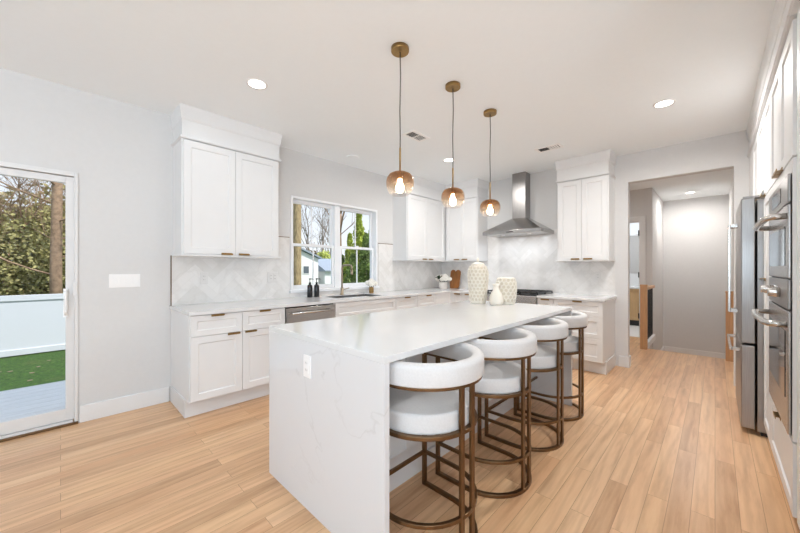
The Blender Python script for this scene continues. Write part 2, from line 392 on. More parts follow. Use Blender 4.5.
# kitchen window (two double-hung units)
wn = thing('window_1', 'white double-hung window pair above the sink', 'window', (XW, WY0, WZ0)); wn['kind'] = 'structure'; del wn['category']
WW = WY1-WY0; WH = WZ1-WZ0
cs = .028
obj('window_frame', MB().box(-.14, .012, 0, cs, 0, WH).box(-.14, .012, WW-cs, WW, 0, WH).box(-.14, .012, cs, WW-cs, WH-cs, WH).box(-.14, -.02, cs, WW-cs, 0, cs).box(-.13, -.03, WW/2-.045, WW/2+.045, cs, WH-cs), 'vinyl', wn, .003)
obj('window_sill', MB().box(-.02, .035, -.02, WW+.02, -.012, .022), 'vinyl', wn, .004)
def hung(y0, y1):
    zm = .61; s_ = .036
    lo = obj('lower_sash', MB().box(-.075, -.045, y0, y0+s_, cs, zm).box(-.075, -.045, y1-s_, y1, cs, zm).box(-.075, -.045, y0+s_, y1-s_, cs, cs+.05).box(-.075, -.045, y0+s_, y1-s_, zm-.035, zm), 'vinyl', wn, .002)
    obj('pane', MB().box(-.062, -.058, y0+s_, y1-s_, cs+.05, zm-.035), 'pane', lo)
    obj('muntin', MB().box(-.067, -.053, (y0+y1)/2-.007, (y0+y1)/2+.007, cs+.05, zm-.035), 'vinyl', lo)
    up = obj('upper_sash', MB().box(-.115, -.085, y0, y0+s_, zm-.035, WH-cs).box(-.115, -.085, y1-s_, y1, zm-.035, WH-cs).box(-.115, -.085, y0+s_, y1-s_, WH-cs-.045, WH-cs).box(-.115, -.085, y0+s_, y1-s_, zm-.035, zm), 'vinyl', wn, .002)
    obj('pane', MB().box(-.102, -.098, y0+s_, y1-s_, zm, WH-cs-.045), 'pane', up)
    obj('muntin', MB().box(-.107, -.093, (y0+y1)/2-.007, (y0+y1)/2+.007, zm, WH-cs-.045), 'vinyl', up)
    obj('sash_lock', MB().box(-.075, -.05, (y0+y1)/2-.03, (y0+y1)/2+.03, zm, zm+.014), 'vinyl', wn, .003)
hung(cs, WW/2-.045); hung(WW/2+.045, WW-cs)

# ------------------------------------------------------------------ herringbone backsplash
def clip(poly, x0, x1, y0, y1):
    for ax, lim, sg in ((0, x0, 1), (0, x1, -1), (1, y0, 1), (1, y1, -1)):
        out = []
        for i in range(len(poly)):
            a, b = poly[i-1], poly[i]; da = (a[ax]-lim)*sg; db = (b[ax]-lim)*sg
            if (da >= 0) != (db >= 0):
                t = da/(da-db); out.append((a[0]+(b[0]-a[0])*t, a[1]+(b[1]-a[1])*t))
            if db >= 0: out.append(b)
        poly = out
        if len(poly) < 3: return []
    return poly
def herringbone(name, rects, to3, label, m_in):
    """rects: list of (u0,u1,z0,z1); to3(u,z,off) gives a point, off = distance from the wall"""
    W_, n = .075, 4; R_ = Matrix.Rotation(math.radians(45), 2)
    mb = MB(); cols = []
    for (u0, u1, z0, z1) in rects:
        # grout slab
        v = [to3(u, z, o) for u in (u0, u1) for z in (z0, z1) for o in (0.0, .007)]
        mb.add(v, [(0, 1, 3, 2), (4, 6, 7, 5), (0, 4, 5, 1), (2, 3, 7, 6), (0, 2, 6, 4), (1, 5, 7, 3)]); cols += [0.0]*6
    ext = int(7/W_)
    g = .0011
    for b in range(-ext, ext):
        for a in range(-ext, ext):
            s_ = (a-b) % (2*n)
            if s_ == 0: q = (a*W_+g, b*W_+g, (a+n)*W_-g, (b+1)*W_-g)
            elif s_ == 2*n-1: q = (a*W_+g, b*W_+g, (a+1)*W_-g, (b+n)*W_-g)
            else: continue
            P = [R_ @ Vector(p) for p in ((q[0], q[1]), (q[2], q[1]), (q[2], q[3]), (q[0], q[3]))]
            P = [(p[0]+2.0, p[1]+1.0) for p in P]
            mx = [min(p[0] for p in P), max(p[0] for p in P), min(p[1] for p in P), max(p[1] for p in P)]
            c = random.random()
            for (u0, u1, z0, z1) in rects:
                if mx[1] < u0 or mx[0] > u1 or mx[3] < z0 or mx[2] > z1: continue
                pc = clip(P, u0+.001, u1-.001, z0+.001, z1-.001)
                if len(pc) >= 3:
                    mb.add([to3(p[0], p[1], .0085) for p in pc], [tuple(range(len(pc)))]); cols.append(c)
    o = struct(name, mb, 'tile', label)
    me = o.data; at = me.color_attributes.new('tile', 'FLOAT_COLOR', 'CORNER')
    for p in me.polygons:
        for li in p.loop_indices: at.data[li].color = (cols[p.index],)*3+(1,)
    return o
CT = .915
herringbone('trim_1', [(.742, 1.668, CT, 1.40), (1.668, WY0-.02, CT, 1.655), (WY0-.02, WY1+.02, CT, WZ0-.014), (WY1+.02, 3.75, CT, 1.665), (3.75, YR, CT, 1.41)],
            lambda u, z, o: (XW+o, u, z), 'pale marble herringbone backsplash around the window', 'tile')
herringbone('trim_2', [(XW+.008, -2.79, CT, 1.41), (-2.79, -1.57, CT, 1.86), (-1.57, -.948, CT, 1.385)],
            lambda u, z, o: (u, YR-o, z), 'pale marble herringbone backsplash behind the range', 'tile')
struct('trim_3', MB().box(XW, XW+.012, 1.668, WY0-.02, 1.655, 1.662).box(XW, XW+.012, WY1+.02, 3.75, 1.665, 1.672).box(XW, XW+.012, .735, .742, CT, 1.40), 'bronze', 'thin metal edge strip on the backsplash')

# ------------------------------------------------------------------ cabinet builders (local: x to the right, front faces -y, back at y=0)
def shaker(x0, x1, z0, z1, yf, th=.02, st=.058, rec=.009):
    """door or drawer front with a recessed flat panel; front face at y=yf, back at yf+th"""
    st = min(st, (x1-x0)*.28, (z1-z0)*.28); i0, i1, j0, j1 = x0+st, x1-st, z0+st, z1-st
    b = .006
    A = [(x0, yf, z0), (x1, yf, z0), (x1, yf, z1), (x0, yf, z1)]
    B = [(i0, yf, j0), (i1, yf, j0), (i1, yf, j1), (i0, yf, j1)]
    C_ = [(i0+b, yf+rec, j0+b), (i1-b, yf+rec, j0+b), (i1-b, yf+rec, j1-b), (i0+b, yf+rec, j1-b)]
    D_ = [(x0, yf+th, z0), (x1, yf+th, z0), (x1, yf+th, z1), (x0, yf+th, z1)]
    m_ = MB(); f = []
    for i in range(4):
        j = (i+1) % 4
        f += [(i, j, 4+j, 4+i), (4+i, 4+j, 8+j, 8+i), (j, i, 12+i, 12+j)]
    f += [(8, 9, 10, 11), (15, 14, 13, 12)]
    return m_.add(A+B+C_+D_, f)
def pull_h(parent, xc, z, yf, down=True, wd=.10):
    """brass edge pull: a thin plate over the edge with a lip"""
    s = -1 if down else 1
    m_ = MB().box(xc-wd/2, xc+wd/2, yf-.022, yf+.004, z-.0015, z+.0015).box(xc-wd/2, xc+wd/2, yf-.022, yf-.0195, z, z+s*.013).box(xc-wd/2, xc+wd/2, yf-.0025, yf, z, z+s*.018)
    return obj('handle', m_, 'brass', parent, .0008, 1)
G = .0018
def door(root, x0, x1, z0, z1, yf, hx=None, hz=None, hdown=True, name='door'):
    o = obj(name, shaker(x0+G, x1-G, z0+G, z1-G, yf), 'cab', root, .0015, 2)
    if hx is not None: pull_h(o, hx, hz, yf, hdown)
    return o
def carcass(root, W_, D_, z0, z1, gaps=True):
    return obj('body', MB().box(0, W_, -D_, 0, z0, z1), 'cab', root, .001, 1)
def plinth(root, x0, x1, D_, h=.135):
    return obj('plinth', MB().box(x0, x1, -D_, 0, 0, h), 'toe', root, .003)

R90 = PI/2
# --- window wall base run: front face X=-3.12 -> depth .66, carcass depth .64
def base(label, loc, rot, W_, D_=.64, pl=None, cat='cabinet', plD=.535):
    r = thing('base_cabinet', label, cat, loc, rot)
    if rot: r.location.x += .003
    else: r.location.y -= .003
    carcass(r, W_, D_, .155, .884)
    plinth(r, pl[0] if pl else 0, pl[1] if pl else W_, plD, .154)
    return r
DZ = .885; DS = .700
r = base('white two-door two-drawer base cabinet at the left end of the window counter', (XW, .742, 0), R90, .828, pl=(-.012, .828))
yf = -.66
obj('side_panel', MB().box(-.004, 0, -.64, 0, .155, .884), 'cab', r)
for k in (0, 1):
    x0, x1 = k*.414, (k+1)*.414
    door(r, x0, x1, DS, DZ-.006, yf, (x0+x1)/2, DZ-.008, True, 'drawer')
    door(r, x0, x1, .16, DS, yf, .414+(-.075 if k == 0 else .075), DS-.002, True)
# dishwasher Y 1.57..2.17
dw = thing('dishwasher', 'stainless steel dishwasher under the window counter', 'dishwasher', (XW+.003, 1.574, 0), R90)
obj('body', MB().box(0, .598, -.62, 0, .10, .88), 'dark', dw)
obj('door', MB().box(.006, .592, -.665, -.62, .12, .868), 'steel', dw, .003)
h_ = obj('handle', MB().tube([(.05, -.705, .815), (.30, -.705, .815), (.548, -.705, .815)], .011, 10).tube([(.07, -.705, .815), (.07, -.66, .815)], .008).tube([(.528, -.705, .815), (.528, -.66, .815)], .008), 'steelb', dw)
obj('toe_panel', MB().box(0, .598, -.55, 0, 0, .10), 'black', dw)
# sink base 2.174..3.16
r = base('white sink base cabinet with a false front below the window', (XW, 2.176, 0), R90, .982)
obj('false_front', shaker(G, .982-G, DS+G, DZ-.008, yf), 'cab', r, .0015)
door(r, 0, .491, .16, DS, yf, .43, DS-.002); door(r, .491, .982, .16, DS, yf, .552, DS-.002)
# drawer units
r = base('white drawer and door base cabinet just right of the sink cabinet', (XW, 3.160, 0), R90, .446)
door(r, 0, .446, DS, DZ-.006, yf, .223, DZ-.008, True, 'drawer'); door(r, 0, .446, .16, DS, yf, .38, DS-.002)
r = base('white narrow base cabinet next to the inside corner of the counter', (XW, 3.608, 0), R90, .808)
door(r, 0, .425, DS, DZ-.006, yf, .25, DZ-.008, True, 'drawer'); door(r, 0, .425, .16, DS, yf, .36, DS-.002)
obj('filler', MB().box(.427, .808, -.66, -.64, .155, .884), 'cab', r, .001)
# corner + range wall left (front Y=4.42)
RD = .625; yr = -.645
r = base('white corner base cabinet between the window counter and the range', (XW+.003, YR, 0), 0, 1.297, RD, pl=(.66, 1.297), plD=.52)
obj('filler', MB().box(.645, .72, yr, -RD, .155, .884), 'cab', r, .001)
door(r, .72, .885, DS, DZ-.006, yr, .80, DZ-.008, True, 'drawer'); door(r, .72, .885, .16, DS, yr, .83, DS-.002)
door(r, .892, 1.297, DS, DZ-.006, yr, 1.0, DZ-.008, True, 'drawer'); door(r, .892, 1.297, .16, DS, yr, 1.22, DS-.002)
# right of range
r = base('narrow white pull-out base cabinet directly right of the range', (-1.708, YR, 0), 0, .203, RD, plD=.52)
door(r, 0, .203, .16, DZ-.006, yr, .10, DZ-.008)
r = base('white three-drawer base cabinet at the doorway end of the range wall', (-1.503, YR, 0), 0, .555, RD, pl=(0, .567), plD=.525)
for z0, z1 in ((DS, DZ-.006), (.43, DS), (.16, .43)): door(r, 0, .555, z0, z1, yr, .28, z1-.002, True, 'drawer')

# --- worktops
def slab(name, polys, label, cat, holes=None, m_='quartzp'):
    mb = MB()
    for p in polys: mb.box(*p, .885, CT)
    return tag(obj(name, mb, m_, None), label, cat)
SX0, SX1, SY0, SY1 = -3.60, -3.22, 2.33, 3.02
slab('worktop', [(XW+.001, -3.095, .725, SY0), (XW+.001, SX0, SY0, SY1), (SX1, -3.095, SY0, SY1), (XW+.001, -3.095, SY1, YR-.001), (-3.095, -2.475, 4.395, YR-.001)],
     'white quartz L-shaped worktop along the window and corner', 'countertop')
tag(obj('worktop', MB().box(-1.712, -.925, 4.395, YR-.001, .885, CT), 'quartzp', None, .002), 'white quartz worktop piece to the right of the range', 'countertop')
# undermount sink
sk = thing('sink', 'stainless undermount sink below the kitchen window', 'sink', (-3.41, 2.675, .70))
hx, hy = .19, .345
obj('basin', MB().box(-hx-.012, -hx, -hy-.012, hy+.012, 0, .1845).box(hx, hx+.012, -hy-.012, hy+.012, 0, .1845).box(-hx, hx, -hy-.012, -hy, 0, .1845).box(-hx, hx, hy, hy+.012, 0, .1845).box(-hx, hx, -hy, hy, 0, .01), 'sink', sk)
obj('rim', MB().box(-hx+.001, -hx+.005, -hy+.001, hy-.001, .16, .2135).box(hx-.005, hx-.001, -hy+.001, hy-.001, .16, .2135).box(-hx+.005, hx-.005, -hy+.001, -hy+.005, .16, .2135).box(-hx+.005, hx-.005, hy-.005, hy-.001, .16, .2135), 'sink', sk)
obj('drain', MB().lathe([(.045, .01), (.045, .013), (.03, .012)], 20), 'steelb', sk)
# faucet
fa = thing('faucet', 'tall brushed gooseneck faucet behind the sink', 'faucet', (-3.665, 2.665, CT))
obj('base', MB().lathe([(.028, 0), (.028, .012), (.021, .02), (.021, .10)], 18), 'nickel', fa)
obj('spout', MB().tube([(0, 0, .09), (0, 0, .355), (.006, 0, .385), (.025, 0, .402), (.06, 0, .405), (.17, 0, .405), (.20, 0, .40), (.212, 0, .385), (.214, 0, .33)], .0125, 12), 'nickel', fa)
obj('handle', MB().tube([(0, .018, .075), (0, .05, .078), (.012, .11, .092)], .007, 8), 'nickel', fa)
obj('spray_head', MB().lathe([(.015, .28), (.0165, .285), (.0165, .34)], 14, (.214, 0, 0)), 'nickel', fa)

# --- upper cabinets
UZ1 = 2.452
def crown(root, x0, x1, D_, front=True, lret=True, rret=True, z0=UZ1):
    a = x0-(.0 if not lret else 0); b = x1
    def lay(e, za, zb): return (a-(e if lret else 0), b+(e if rret else 0), -D_-e, 0, za, zb)
    m_ = MB().box(*lay(.010, z0, z0+.022)).box(*lay(.018, z0+.006, z0+.016)).box(*lay(.0, z0+.02, CH-.12))
    prof = [(.0, CH-.125), (.006, CH-.12), (.012, CH-.105), (.015, CH-.06), (.022, CH-.02), (.022, CH)]
    for (e0, za), (e1, zb) in zip(prof, prof[1:]):
        A = lay(e0, za, zb); B = lay(e1, za, zb)
        v = [(A[0], A[2], za), (A[1], A[2], za), (A[1], 0, za), (A[0], 0, za), (B[0], B[2], zb), (B[1], B[2], zb), (B[1], 0, zb), (B[0], 0, zb)]
        m_.add(v, [(0, 1, 5, 4), (1, 2, 6, 5), (2, 3, 7, 6), (3, 0, 4, 7), (3, 2, 1, 0), (4, 5, 6, 7)])
    return obj('crown', m_, 'cab', root)
def ledge(root, x0, x1, D_, z, l=.012, r_=.012):
    return obj('light_rail', MB().box(x0-l, x1+r_, -D_-.012, 0, z-.012, z+.004), 'cab', root, .003)
def upper(label, loc, rot, W_, D_, zb, n, top=UZ1, **kw):
    r = thing('wall_cabinet', label, 'cabinet', loc, rot)
    carcass(r, W_, D_, zb, top)
    return r
UD = .31
r = upper('white two-door wall cabinet hanging left of the window', (XW, .757, 0), R90, .913, UD, 1.40, 2)
h = .913/2
door(r, .012, h, 1.408, UZ1-.008, -UD-.02, h-.08, 1.408, False); door(r, h, .913-.012, 1.408, UZ1-.008, -UD-.02, h+.08, 1.408, False)
crown(r, 0, .913, UD+.02); ledge(r, 0, .913, UD+.02, 1.40)
r = upper('white corner wall cabinet with two doors facing the window end', (XW, 3.752, 0), R90, YR-3.752, UD, 1.415, 2)
L = 4.735-3.752
door(r, .012, L/2+.0, 1.423, UZ1-.008, -UD-.02, L/2-.08, 1.423, False); door(r, L/2, L-.012, 1.423, UZ1-.008, -UD-.02, L/2+.08, 1.423, False)
crown(r, 0, YR-3.752, UD+.02, rret=False); ledge(r, 0, YR-3.752, UD+.02, 1.415, r_=0)
x0 = XW+UD+.024
r = upper('white two-door wall cabinet between the corner and the range hood', (x0, YR, 0), 0, -2.80-x0, UD, 1.415, 2)
L = -2.80-x0
door(r, .03, L/2, 1.423, UZ1-.008, -UD-.02, L/2-.08, 1.423, False); door(r, L/2, L-.012, 1.423, UZ1-.008, -UD-.02, L/2+.08, 1.423, False)
crown(r, 0, L, UD+.02, lret=False); ledge(r, 0, L, UD+.02, 1.415, l=0)
r = upper('white two-door wall cabinet between the range hood and the doorway', (-1.565, YR, 0), 0, .612, UD, 1.385, 2)
door(r, .012, .306, 1.393, UZ1-.008, -UD-.02, 0.306-.075, 1.393, False); door(r, .306, .60, 1.393, UZ1-.008, -UD-.02, 0.306+.075, 1.393, False)
crown(r, 0, .612, UD+.02); ledge(r, 0, .612, UD+.02, 1.385)

# --- range hood
hd = thing('range_hood', 'stainless pyramid range hood with a tall chimney', 'range hood', (-2.15, YR, 1.785))
a, dp = .44, .535
obj('canopy', MB().add([(-a, -dp, .05), (a, -dp, .05), (a, -.003, .05), (-a, -.003, .05), (-.13, -.20, .262), (.10, -.20, .262), (.10, -.003, .262), (-.13, -.003, .262)],
    [(0, 1, 5, 4), (1, 2, 6, 5), (2, 3, 7, 6), (3, 0, 4, 7), (4, 5, 6, 7), (3, 2, 1, 0)]), 'steel', hd)
rim = obj('rim', MB().box(-a, a, -dp, -.003, 0, .049), 'steel', hd, .002)
obj('chimney', MB().box(-.125, .085, -.185, -.003, .262, CH-1.786), 'steelv', hd, .004)
obj('button', MB().box(-.05, .05, -dp-.003, -dp, .018, .03), 'black', rim)
for x in (-.2, .2): obj('hood_light', MB().lathe([(.03, -.004), (.03, 0)], 16, (x, -.33, 0)), 'plate', hd)

for x in (-.2, .2): lamp('hood_lamp', 'AREA', (-2.15+x, YR-.33, 1.778), (0, 0, 0), 1.6, (.9, .95, 1), shape='DISK', size=.06)
# --- range
rg = thing('range', 'stainless gas range with black grates under the hood', 'range', (-2.092, YR-.011, 0))
a = .378
obj('body', MB().box(-a, a, -.60, 0, .08, .905), 'steel', rg, .002)
obj('control_panel', MB().box(-a, a, -.665, -.60, .80, .905), 'steel', rg, .006)
od = obj('oven_door', MB().box(-a+.004, a-.004, -.655, -.60, .25, .79), 'steel', rg, .004)
obj('window', MB().box(-.25, .25, -.658, -.655, .36, .66), 'ovenglass', od)
obj('handle', MB().tube([(-.33, -.705, .745), (.33, -.705, .745)], .012, 10).tube([(-.30, -.705, .745), (-.30, -.65, .745)], .008).tube([(.30, -.705, .745), (.30, -.65, .745)], .008), 'steelb', od)
obj('warming_drawer', MB().box(-a+.004, a-.004, -.655, -.60, .09, .24), 'steel', rg, .004)
obj('toe_panel', MB().box(-a, a, -.55, 0, 0, .08), 'black', rg)
for i in range(5):
    obj('knob', MB().add(*(lambda q: (q.v, q.f))(MB().lathe([(.022, 0), (.022, .012), (.017, .03), (.0165, .034)], 16))), 'steelb', rg)
    k_ = rg.children[-1]; k_.location = (-.28+.14*i, -.665, .853); k_.rotation_euler = (PI/2, 0, 0)
obj('cooktop', MB().box(-a, a, -.60, -.01, .905, .918), 'black', rg, .002)
for i in (-1, 0, 1):
    m_ = MB(); xc = i*.25; x0, x1, y0, y1 = xc-.118, xc+.118, -.59, -.04
    for x in (x0, xc-.04, xc+.04, x1): m_.box(x-.006, x+.006, y0, y1, .936, .952)
    for y in (y0, -.45, -.315, -.18, y1): m_.box(x0, x1, y-.006, y+.006, .936, .952)
    for x in (x0, x1):
        for y in (y0, -.315, y1): m_.box(x-.008, x+.008, y-.008, y+.008, .918, .938)
    obj('grate', m_, 'black', rg)
    for y in (-.45, -.18): obj('burner', MB().lathe([(.045, .918), (.045, .928), (.03, .934)], 18, (xc, y, 0)), 'black', rg)

# --- island
isl = thing('kitchen_island', 'long white island with veined quartz waterfall ends', 'island', (-1.479, .902, 0))
IX, IY = .522, 2.408
# local: x -.522...522, y 0..2.408
tp = obj('worktop', MB().box(-IX, IX, 0, IY, .885, CT), 'quartzp', isl, .0025, label='white quartz island top')
obj('waterfall_panel', MB().box(-IX, IX, 0, .030, 0, .885), 'quartz', isl, .0015, label='veined quartz end panel nearest the viewer')
obj('waterfall_panel', MB().box(-IX, IX, IY-.03, IY, 0, .885), 'quartz', isl, .0015, label='veined quartz end panel nearest the range')
obj('body', MB().box(-IX+.02, .128, .031, IY-.031, .11, .884), 'cab', isl)
obj('plinth', MB().box(-IX+.09, .12, .031, IY-.031, 0, .11), 'toe', isl)
n = 4; pw = (IY-.062)/n
for i in range(n):
    q = shaker(i*pw+.031, (i+1)*pw+.031, .11, .884, 0, .016, .075)
    # front faces +x : (x,y,z) -> (.144-y, x, z)
    q.v = [(.144-v[1], v[0], v[2]) for v in q.v]
    obj('panel', q, 'cab', isl, .001)
obj('baseboard', MB().box(.12, .150, .031, IY-.031, 0, .10), 'cab', isl, .003)
for i in range(5):
    pw2 = (IY-.062)/5
    q = shaker(i*pw2+.033, (i+1)*pw2+.029, .115, .88, 0, .018, .058); q.v = [(-IX+.002+v[1], v[0], v[2]) for v in q.v]
    obj('door', q, 'cab', isl, .001)
def outlet(label, loc, rotz, pm='platepk', gang=1, rocker=False, W_=.072, H_=.118, group=None, cat='outlet'):
    """plate lies against a surface: local front is -y"""
    r = thing('light_switch' if rocker else 'wall_outlet', label, cat, loc, rotz, group)
    w2 = (W_ if gang == 1 else .046*gang+.03)/2
    obj('plate', MB().box(-w2, w2, -.006, 0, -H_/2, H_/2), pm, r, .0025)
    for g_ in range(gang):
        xc = (g_-(gang-1)/2)*.046
        if rocker:
            obj('rocker', MB().box(xc-.0165, xc+.0165, -.010, -.006, -.033, .033), pm, r, .002)
        else:
            f_ = obj('socket_insert', MB().box(xc-.017, xc+.017, -.0085, -.006, -.036, .036), pm, r, .002)
            for z in (-.018, .018):
                obj('slot', MB().box(xc-.008, xc-.005, -.0088, -.0084, z-.005, z+.006).box(xc+.005, xc+.008, -.0088, -.0084, z-.005, z+.005), 'slot', f_)
    return r
outlet('white outlet set in the island waterfall end', (-1.543, .902, .758), 0, 'plate')
outlet('pale outlet on the backsplash under the left wall cabinet, farther from the window', (XW+.0085, 1.02, 1.177), R90)
outlet('pale outlet on the backsplash beside the window, right end of the left wall cabinet', (XW+.0085, 1.742, 1.174), R90, gang=2)
outlet('pale outlet on the backsplash right of the range', (-1.143, YR-.0085, 1.174), 0, gang=1)
outlet('white four-gang light switch plate beside the sliding door', (XW, .397, 1.165), R90, 'plate', 4, True, cat='light switch')
outlet('white duplex outlet low on the hall stairwell wall', (-.87, 7.45, .36), 0, 'plate')

# --- stools
def U_path(hw, xf, r, n=22, xoff=0, closed=False):
    """U open at -x (front): straight sides at y=+-hw and a half circle at the back"""
    pts = [(xf, -hw)]
    m_ = 10
    for i in range(n+1):
        a = -PI/2+PI*i/n; pts.append((xoff+r*math.cos(a)*1.0, hw*math.sin(a)))
    pts.append((xf, hw)); return pts
def make_stool(loc, label):
    r = thing('bar_stool', label, 'stool', loc, 0, 'white barrel-back stools along the island')
    hw, xf, xb = .248, -.20, .25
    bar = .022
    obj('floor_rail', MB().ribbon(U_path(hw, xf, xb), bar, (0, .020)), 'bronze', r, .002)
    fr = obj('footrest', MB().ribbon(U_path(hw, xf, xb), .018, (.185, .203)).box(xf-.009, xf+.009, -hw+.009, hw-.009, .185, .203), 'bronze', r, .002)
    for y in (-hw, hw): obj('front_leg', MB().box(xf-.011, xf+.011, y-.011, y+.011, .0, .768), 'bronze', r, .002)
    for y in (-.041, .041): obj('back_leg', MB().box(xb-.009, xb+.005, y-.014, y+.014, .0, .768), 'bronze', r, .002)
    # seat: ring + cushion
    obj('seat_ring', MB().ribbon(U_path(hw+.004, xf, xb-.004), .022, (.552, .570)).box(xf-.011, xf+.011, -hw+.009, hw-.009, .552, .570), 'bronze', r, .002)
    P = U_path(hw-.006, xf+.012, xb-.015)
    m_ = MB(); rows = [(1.0, .5705), (1.005, .576), (1.006, .585), (1.0, .632), (.994, .643), (.978, .650), (.95, .652), (.93, .6525), (.6, .657), (.3, .658)]
    n_ = len(P); vs = []
    # resample closed outline incl. rounded front
    for s_, z in rows:
        for p in P: vs.append(((p[0]-.02)*s_+.02, p[1]*s_, z))
    f = []
    for j in range(len(rows)-1):
        for i in range(n_):
            k = (i+1) % n_; f.append((j*n_+i, j*n_+k, (j+1)*n_+k, (j+1)*n_+i))
    f += [tuple(reversed(range(n_))), tuple((len(rows)-1)*n_+i for i in range(n_))]
    m_.add(vs, f, True); obj('seat_cushion', m_, 'fabric', r)
    # barrel back: padded band with rounded section
    P = U_path(hw+.008, xf+.0, xb+.012, 28)
    P = [(xf+.0, P[0][1])]+[(xf+.10, P[0][1])]+P[1:-1]+[(xf+.10, P[-1][1]), (xf, P[-1][1])]
    sec = []
    hw_, z0, z1, rr = .029, .781, .876, .022
    for cx, cz, a0 in ((hw_-rr, z1-rr, 0), (-hw_+rr, z1-rr, 90), (-hw_+.008, z0+.008, 180), (hw_-.008, z0+.008, 270)):
        q = rr if cz > .8 else .008
        for k in range(5):
            an = math.radians(a0+22.5*k); sec.append((cx+q*math.cos(an), cz+q*math.sin(an)))
    ns = len(sec); vs = []
    Pv = [Vector((p[0], p[1], 0)) for p in P]
    for i in range(len(Pv)):
        t = (Pv[min(i+1, len(Pv)-1)]-Pv[max(i-1, 0)]).normalized(); nx = Vector((t.y, -t.x, 0))
        for (o_, z) in sec: vs.append((Pv[i].x+nx.x*o_, Pv[i].y+nx.y*o_, z))
    f = []
    for i in range(len(Pv)-1):
        for k in range(ns):
            l = (k+1) % ns; f.append((i*ns+k, i*ns+l, (i+1)*ns+l, (i+1)*ns+k))
    f += [tuple(range(ns))[::-1], tuple((len(Pv)-1)*ns+k for k in range(ns))]
    obj('backrest', MB().add(vs, f, True), 'fabric', r)
    obj('arm_rail', MB().ribbon(U_path(hw+.010, xf, xb+.014), .040, (.767, .780)), 'bronze', r, .002)
    return r
st0 = make_stool((-1.035, 1.243, 0), 'white barrel-back bar stool nearest the viewer, beside the waterfall end')
for x, y, l in ((-1.035, 1.868, 'second white barrel-back bar stool from the near end of the island'), (-1.05, 2.493, 'third white barrel-back bar stool from the near end of the island'), (-1.075, 3.10, 'white barrel-back bar stool farthest away, at the range end of the island')):
    dup(st0, (x, y, 0), l)

# --- pendants
def make_pendant(x, y, label):
    r = thing('pendant_light', label, 'pendant light', (x, y, CH), 0, 'amber glass pendants over the island')
    obj('canopy', MB().lathe([(.058, -.028), (.06, -.024), (.06, 0)], 28), 'brass', r)
    obj('cord', MB().tube([(0, 0, -.028), (.004, 0, -.2), (-.003, .002, -.42), (.002, 0, -.6), (0, 0, -.70)], .0035, 6), 'black', r)
    obj('rod', MB().lathe([(.006, -.83), (.006, -.67), (.004, -.665)], 12), 'brass', r)
    g = MB()
    prof = [(.018, .076), (.045, .074), (.070, .062), (.086, .040), (.093, .012), (.092, -.016), (.083, -.044), (.068, -.066), (.056, -.076)]
    g.lathe(prof, 36, cap=False)
    go = obj('shade', g, 'amber', r); go.location = (0, 0, -.907)
    obj('socket', MB().lathe([(.016, -.875), (.018, -.87), (.018, -.83), (.006, -.828)], 16), 'brass', r)
    b = obj('bulb', MB().lathe([(.004, -.062), (.018, -.056), (.027, -.038), (.026, -.018), (.014, .004), (.012, .03)], 18), 'bulb', r); b.location = (0, 0, -.907)
    return r
pend = make_pendant(-1.517, 1.575, 'amber glass pendant nearest the viewer, leftmost of the three')
dup(pend, (-1.517, 2.187, CH), 'middle one of the three amber glass pendants')
dup(pend, (-1.520, 2.796, CH), 'amber glass pendant farthest away, nearest the range hood')
for x, y in ((-1.517, 1.575), (-1.517, 2.187), (-1.52, 2.796)):
    lamp('pendant_glow', 'POINT', (x, y, CH-.95), (0, 0, 0), PENDANT_W, (1, .82, .6), shadow_soft_size=.03)

# --- recessed lights, vents, detector
def make_can(x, y, label=None):
    r = thing('recessed_light', label, 'ceiling light', (x, y, CH), 0, 'recessed ceiling lights')
    obj('trim_ring', MB().lathe([(.062, -.003), (.078, -.004), (.082, 0)], 28, cap=False), 'plate', r)
    obj('lens', MB().lathe([(.0625, -.0035), (.0625, -.0005)], 28), 'can', r)
    return r
cans = [(-2.635, 1.089, 'lit recessed ceiling light above the left wall cabinet'), (-.328, 3.739, 'lit recessed ceiling light near the doorway wall'),
        (-2.598, 3.654, 'lit recessed ceiling light beyond the middle pendant'), (-.348, 8.44, 'lit recessed ceiling light in the stair hall')]
for x, y, l in cans: make_can(x, y, l)
COOL, WARM = (.90, .957, 1), (1, .965, .93)
for x, y, e, c in [(-2.635, 1.089, .42, COOL), (-.328, 3.739, 3.3, (1, .985, .965)), (-2.598, 3.654, 2.1, (1, .985, .965)), (-.30, 1.05, .7, COOL), (-2.6, -1.4, .4, COOL), (1.9, -1.0, .3, COOL), (-.348, 8.44, 1.9, WARM), (-2.1, 6.5, 1.6, WARM), (-1.7, 8.5, 2.2, COOL)]:  # hall-left and bathroom lamps have no fixture; added to brighten those rooms
    lamp('recessed_or_fill_lamp', 'AREA', (x, y, CH-.012), (0, 0, 0), CAN_W*e, c, shape='DISK', size=.125, spread=math.radians(170))
